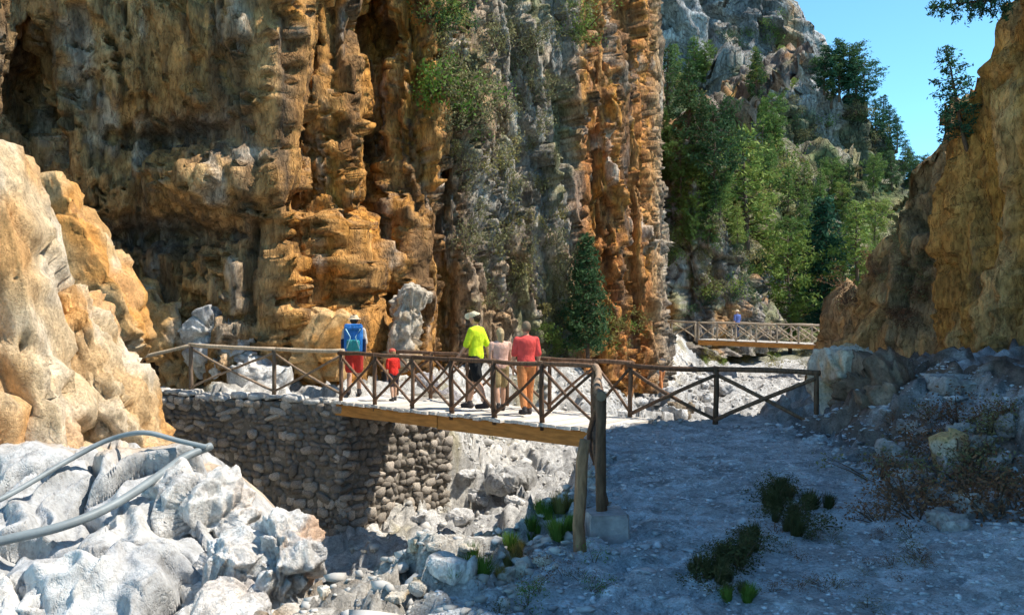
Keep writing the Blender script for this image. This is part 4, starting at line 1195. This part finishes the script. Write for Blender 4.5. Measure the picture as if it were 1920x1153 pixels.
def fuse(name, prims, voxel, mat, parent, smooth=3):
    vs, fs = [], []
    for pv, pf in prims:
        b = len(vs); vs += pv; fs += [tuple(i + b for i in f) for f in pf]
    me = py_mesh(name, vs, fs); o = link(name, me, mat, parent)
    m_ = o.modifiers.new('r', 'REMESH'); m_.mode = 'VOXEL'; m_.voxel_size = voxel; m_.use_smooth_shade = True
    m_ = o.modifiers.new('s', 'SMOOTH'); m_.iterations = smooth; m_.factor = .5
    dg = bpy.context.evaluated_depsgraph_get(); dg.update()
    me2 = bpy.data.meshes.new_from_object(o.evaluated_get(dg))
    o.modifiers.clear(); o.data = me2; me2.name = name
    if not me2.materials: me2.materials.append(mat)
    bpy.data.meshes.remove(me)
    return o
MC = {}
def cloth(name, col, rough=.85, spec=.2, var=.22):
    if name not in MC: MC[name] = plain_mat(name, col, rough, var, 9, .9, spec, (1, 1, .6), dist=.05)
    return MC[name]
SKIN = plain_mat('skin', (.50, .29, .19), .6, .08, 10, .1, .35)

def person(loc, heading, height, label, shirt=None, bottoms=None, hat=None, hair=None, stride=.12, arms=((-.1, .1), (.15, .25)), long_pants=False, sleeve=.9, bend=0.0, dress=False, group=None, scarf=None):
    root = empty('person', loc, heading)
    tag(root, label, 'person', group)
    s = height / 1.75; child = height < 1.25
    hs = 1.28 if child else 1.0
    root.scale = (s, s, s)
    bz = lambda y, z: (y * math.cos(bend) + (z - .95) * math.sin(bend), .95 + (z - .95) * math.cos(bend) - y * math.sin(bend)) if z > .95 else (y, z)
    def T(x, y, z):
        yy, zz = bz(y, z); return (x, yy, zz)
    body, sh, bt, shoe = [], [], [], []
    # torso
    tor = [(T(0, 0, .95), T(0, .01, 1.12), .125, .115, (1.25, .85)), (T(0, .01, 1.12), T(0, .0, 1.34), .115, .135, (1.3, .85))]
    for a, b, r0, r1, q in tor:
        body.append(capsule(a, b, r0, r1, 16, 5, q)); sh.append(capsule(a, b, r0 + .022, r1 + .02, 16, 5, q))
    body.append(capsule(T(-.13, 0, 1.40), T(.13, 0, 1.40), .058, .058)); sh.append(capsule(T(-.14, 0, 1.395), T(.14, 0, 1.395), .073, .073))
    body.append(capsule(T(0, 0, 1.40), T(0, .025, 1.54), .06, .05))
    hc = T(0, .03, 1.62 + .02 * (hs - 1) * 4)
    body.append(ellipsoid(hc, (.078 * hs, .098 * hs, .115 * hs)))
    body.append(ellipsoid((hc[0], hc[1] + .02 * hs, hc[2] - .055 * hs), (.058 * hs, .07 * hs, .06 * hs)))
    body.append(ellipsoid((hc[0], hc[1] + .1 * hs, hc[2] - .012), (.014, .022, .024)))           # nose
    for sx in (-1, 1):
        body.append(ellipsoid((hc[0] + sx * .08 * hs, hc[1] - .005, hc[2] - .01), (.014, .022, .034)))  # ears
    # arms
    for sx, (sw, elb) in zip((-1, 1), arms):
        S = Vector(T(sx * .185, 0, 1.40))
        E = S + Vector((sx * .05, math.sin(sw) * .29, -math.cos(sw) * .29))
        W = E + Vector((-sx * .01, math.sin(sw + elb) * .25, -math.cos(sw + elb) * .25))
        H = W + (W - E).normalized() * .09
        body += [capsule(S, E, .050, .040), capsule(E, W, .040, .027), capsule(W, H, .030, .034, 10, 3, (.6, 1.2))]
        sh.append(capsule(S, S.lerp(E, sleeve), .068, .062))
        fwd = (H - W).normalized()
        for j, (o_, ln) in enumerate(((-.027, .065), (-.009, .078), (.009, .074), (.027, .058))):
            k0 = H + Vector((0, o_, .01)); k1 = k0 + fwd * ln * .55; k2 = k1 + fwd * ln * .45 + Vector((-sx * .018, 0, 0))
            body += [capsule(k0, k1, .0095, .009, 8, 2), capsule(k1, k2, .009, .008, 8, 2)]
        th = W + fwd * .03 + Vector((0, .03, 0)); body.append(capsule(th, th + fwd * .05 + Vector((-sx * .01, .025, 0)), .011, .009, 8, 2))
    # legs
    for sx in (-1, 1):
        st = stride * sx
        Hp = Vector((sx * .088, 0, .90)); K = Vector((sx * .095, st * .55 + .03, .50)); A = Vector((sx * .10, st - (.03 if st < 0 else 0), .085 + (.04 if st < -.1 else 0)))
        toe = A + Vector((sx * .025, .15, -.05 - (.02 if st < -.1 else 0)))
        body += [capsule(Hp, K, .088, .058), capsule(K, K.lerp(A, .35) + Vector((0, -.015, 0)), .055, .056), capsule(K.lerp(A, .35) + Vector((0, -.015, 0)), A, .056, .038)]
        vs_sole = capsule(A + Vector((0, -.045, -.045)), toe, .042, .036, 10, 3, (1.1, .9)); body.append(vs_sole)
        shoe = [capsule(A + Vector((0, -.045, -.045)), toe, .05, .044, 10, 3, (1.1, .9)), capsule(A + Vector((0, -.02, -.04)), A + Vector((0, -.015, .02)), .05, .05)]
        fuse('shoe', shoe, .012, cloth('dark shoes', (.05, .045, .045)), root)
        if long_pants: bt += [capsule(Hp, K, .108, .082), capsule(K, K.lerp(A, .85), .082, .066)]
        else: bt.append(capsule(Hp, Hp.lerp(K, .82), .112, .10))
    bt.append(capsule(T(0, 0, .93), T(0, .005, 1.03), .138, .128, 16, 5, (1.22, .88)))
    if dress: sh.append(capsule(T(0, 0, .62), T(0, 0, 1.0), .20, .13, 16, 5, (1.1, .85)))
    fuse('body', body, .011, SKIN, root, 2)
    if shirt: fuse('shirt' if not dress else 'dress', sh, .014, shirt, root)
    if bottoms: fuse('trousers' if long_pants else 'shorts', bt, .014, bottoms, root)
    if scarf: fuse('scarf', [ellipsoid(T(0, .01, 1.44), (.115, .10, .05)), capsule(T(.03, -.09, 1.42), T(.04, -.12, 1.25), .04, .03)], .012, scarf, root)
    if hair:
        pr = [ellipsoid((hc[0], hc[1] - .022, hc[2] + .022), (.088 * hs, .098 * hs, .112 * hs))]
        if hair[1]: pr += [capsule((hc[0], hc[1] - .07, hc[2]), (hc[0], hc[1] - .085, hc[2] - .2), .075 * hs, .05)]
        fuse('hair', pr, .012, hair[0], root)
    if hat:
        pr = [ellipsoid((hc[0], hc[1] - .004, hc[2] + .055 * hs), (.094 * hs, .108 * hs, .078 * hs))]
        fr = capsule((hc[0], hc[1] + .07, hc[2] + .045 * hs), (hc[0], hc[1] + .155 * hs, hc[2] + .035 * hs), .075, .06, 14, 4, (1.0, .16)) if hat[1] == 'cap' else ellipsoid((hc[0], hc[1], hc[2] + .03 * hs), (.16, .175, .018))
        pr.append(fr); fuse('hat', pr, .012, hat[0], root)
    return root, s, bend

def on_deck(px, v):
    """deck point on the sight line px at v metres behind the deck's front edge"""
    q = B0 + BV * v; k = (px - 960) / F
    u = (k * q.y - q.x) / (BU.x - k * BU.y)
    p = q + BU * u; p.z = DECK + .002
    return p
toward_left = BANG + math.pi - math.pi / 2      # heading so that local +Y points to the left bank
p_blue = on_deck(664, .95)
r_, s_, b_ = person(p_blue, toward_left - .75, 1.72, 'hiker with a blue backpack and red shorts at the left end of the bridge', cloth('pale shirt', (.55, .5, .44)), cloth('red shorts', (.50, .045, .035)), hat=(cloth('straw hat', (.62, .50, .34)), 'brim'), hair=(cloth('brown hair', (.10, .06, .035)), False), stride=.14)
# the backpack on that hiker's back is a thing of its own
pk = empty('backpack', (0, 0, 0)); tag(pk, 'bright blue and teal backpack on the leftmost hiker', 'backpack')
hd = toward_left - .75; fw = Vector((-math.sin(hd), math.cos(hd), 0))
pk.location = p_blue - fw * .25 + Vector((0, 0, 1.0)); pk.rotation_euler = (0, 0, hd)
bl, tl = cloth('blue nylon', (.02, .17, .52), .5, .4), cloth('teal nylon', (.02, .26, .26), .5, .4)
o = link('main_bag', box_mesh('main_bag', (.40, .20, .52), .06, .006, 8), bl, pk); o.location = (0, .02, .17)
o = link('top_lid', box_mesh('top_lid', (.38, .24, .13), .05, .006, 9), bl, pk); o.location = (0, 0, .46)
o = link('front_pocket', box_mesh('front_pocket', (.26, .09, .27), .035, .005, 10), tl, pk); o.location = (0, -.115, .06)
for sx in (-1, 1):
    vs, fs = tube([(sx * .15, -.13, .42), (sx * .05, -.175, .25), (sx * .13, -.15, .02)], [.013, .013, .013], 6)
    link('compression_strap', py_mesh('compression_strap', vs, fs), cloth('pale strap', (.35, .6, .68)), pk)
    vs, fs = tube([(sx * .12, .11, .44), (sx * .13, .22, .46), (sx * .14, .36, .36), (sx * .15, .36, .2), (sx * .17, .2, .04), (sx * .15, .1, .0)], [.022] * 6, 8)
    link('shoulder_strap', py_mesh('shoulder_strap', vs, fs), cloth('dark strap', (.03, .035, .05)), pk)
    o = link('side_pocket', box_mesh('side_pocket', (.07, .14, .3), .025, .004, 12), cloth('navy nylon', (.012, .025, .07)), pk); o.location = (sx * .22, .02, .06)

person(on_deck(738, .75), toward_left - .3, 1.02, 'small child in a red top and dark shorts beside the backpack hiker', cloth('bright red top', (.62, .03, .02)), cloth('dark shorts', (.03, .025, .035)), hat=(cloth('red cap', (.55, .12, .08)), 'cap'), hair=(cloth('sandy hair', (.3, .2, .1)), False), stride=.1, bend=.12)
person(on_deck(893, .8), toward_left + .25, 1.80, 'tall person in a neon yellow shirt, black shorts and pale cap', cloth('neon yellow shirt', (.60, .78, .03)), cloth('black shorts', (.012, .013, .014)), hat=(cloth('cream cap', (.72, .62, .42)), 'cap'), hair=(cloth('dark hair', (.06, .04, .025)), False), stride=.2, arms=((.3, .4), (-.35, .15)))
person(on_deck(938, .85), toward_left - .5, 1.50, 'person with fair shoulder length hair and a pale pink top', cloth('pale pink top', (.66, .42, .33)), cloth('khaki shorts', (.33, .25, .12)), hair=(cloth('fair hair', (.42, .32, .18)), True), stride=.12, sleeve=.3)
person(on_deck(987, .7), toward_left - .55, 1.63, 'person in a coral red shirt and orange trousers on the bridge', cloth('coral shirt', (.68, .085, .075)), cloth('orange trousers', (.56, .22, .08)), hair=(cloth('greying hair', (.20, .15, .10)), False), stride=.14, long_pants=True, arms=((.1, .2), (-.1, .25)))
h = spot(1240, 735, ['ground'])
person(h[0] if h else (5.8, 34, -2), .6, 1.65, 'distant person in a dark top and orange trousers down in the stream bed', cloth('charcoal top', (.05, .05, .055)), cloth('orange trousers', (.56, .22, .08)), hair=(cloth('dark hair', (.06, .04, .025)), False), long_pants=True)
pf = FA + fd * .28 + fp * .7
person((pf.x, pf.y, pf.z + .01), fang + 1.3, 1.75, 'distant hiker in a blue shirt and dark trousers on the far footbridge', cloth('blue shirt', (.10, .14, .34)), cloth('navy trousers', (.02, .03, .06)), hat=(cloth('straw hat', (.62, .50, .34)), 'brim'), long_pants=True, stride=.18)

# ------------------------------------------------------------------ tell look-alikes apart by their place
ORD = 'first second third fourth fifth sixth seventh eighth ninth tenth eleventh twelfth thirteenth fourteenth'.split()
alike = {}
for o in scene.objects:
    if o.parent is None and o.get('group') and o.get('label') and o.get('kind') != 'structure':
        alike.setdefault((o['group'], o['label']), []).append(o)
for (_, base), obs in alike.items():
    if len(obs) < 2: continue
    scr = lambda o: (960 + F * o.location.x / max(o.location.y, 1), -(o.location.z - EYE) / max(o.location.y, 1))
    obs.sort(key=lambda o: scr(o)[1])
    tiers = max(1, round(len(obs) / 9)); per = math.ceil(len(obs) / tiers)
    for t in range(tiers):
        row = sorted(obs[t * per:(t + 1) * per], key=lambda o: scr(o)[0])
        for k, o in enumerate(row):
            pos = 'leftmost' if k == 0 else 'rightmost' if k == len(row) - 1 else ORD[k] + ' from left'
            o['label'] = base + ', ' + pos + ('' if tiers == 1 else ', ' + ('top row' if t == 0 else 'bottom row' if t == tiers - 1 else ORD[t] + ' row down'))
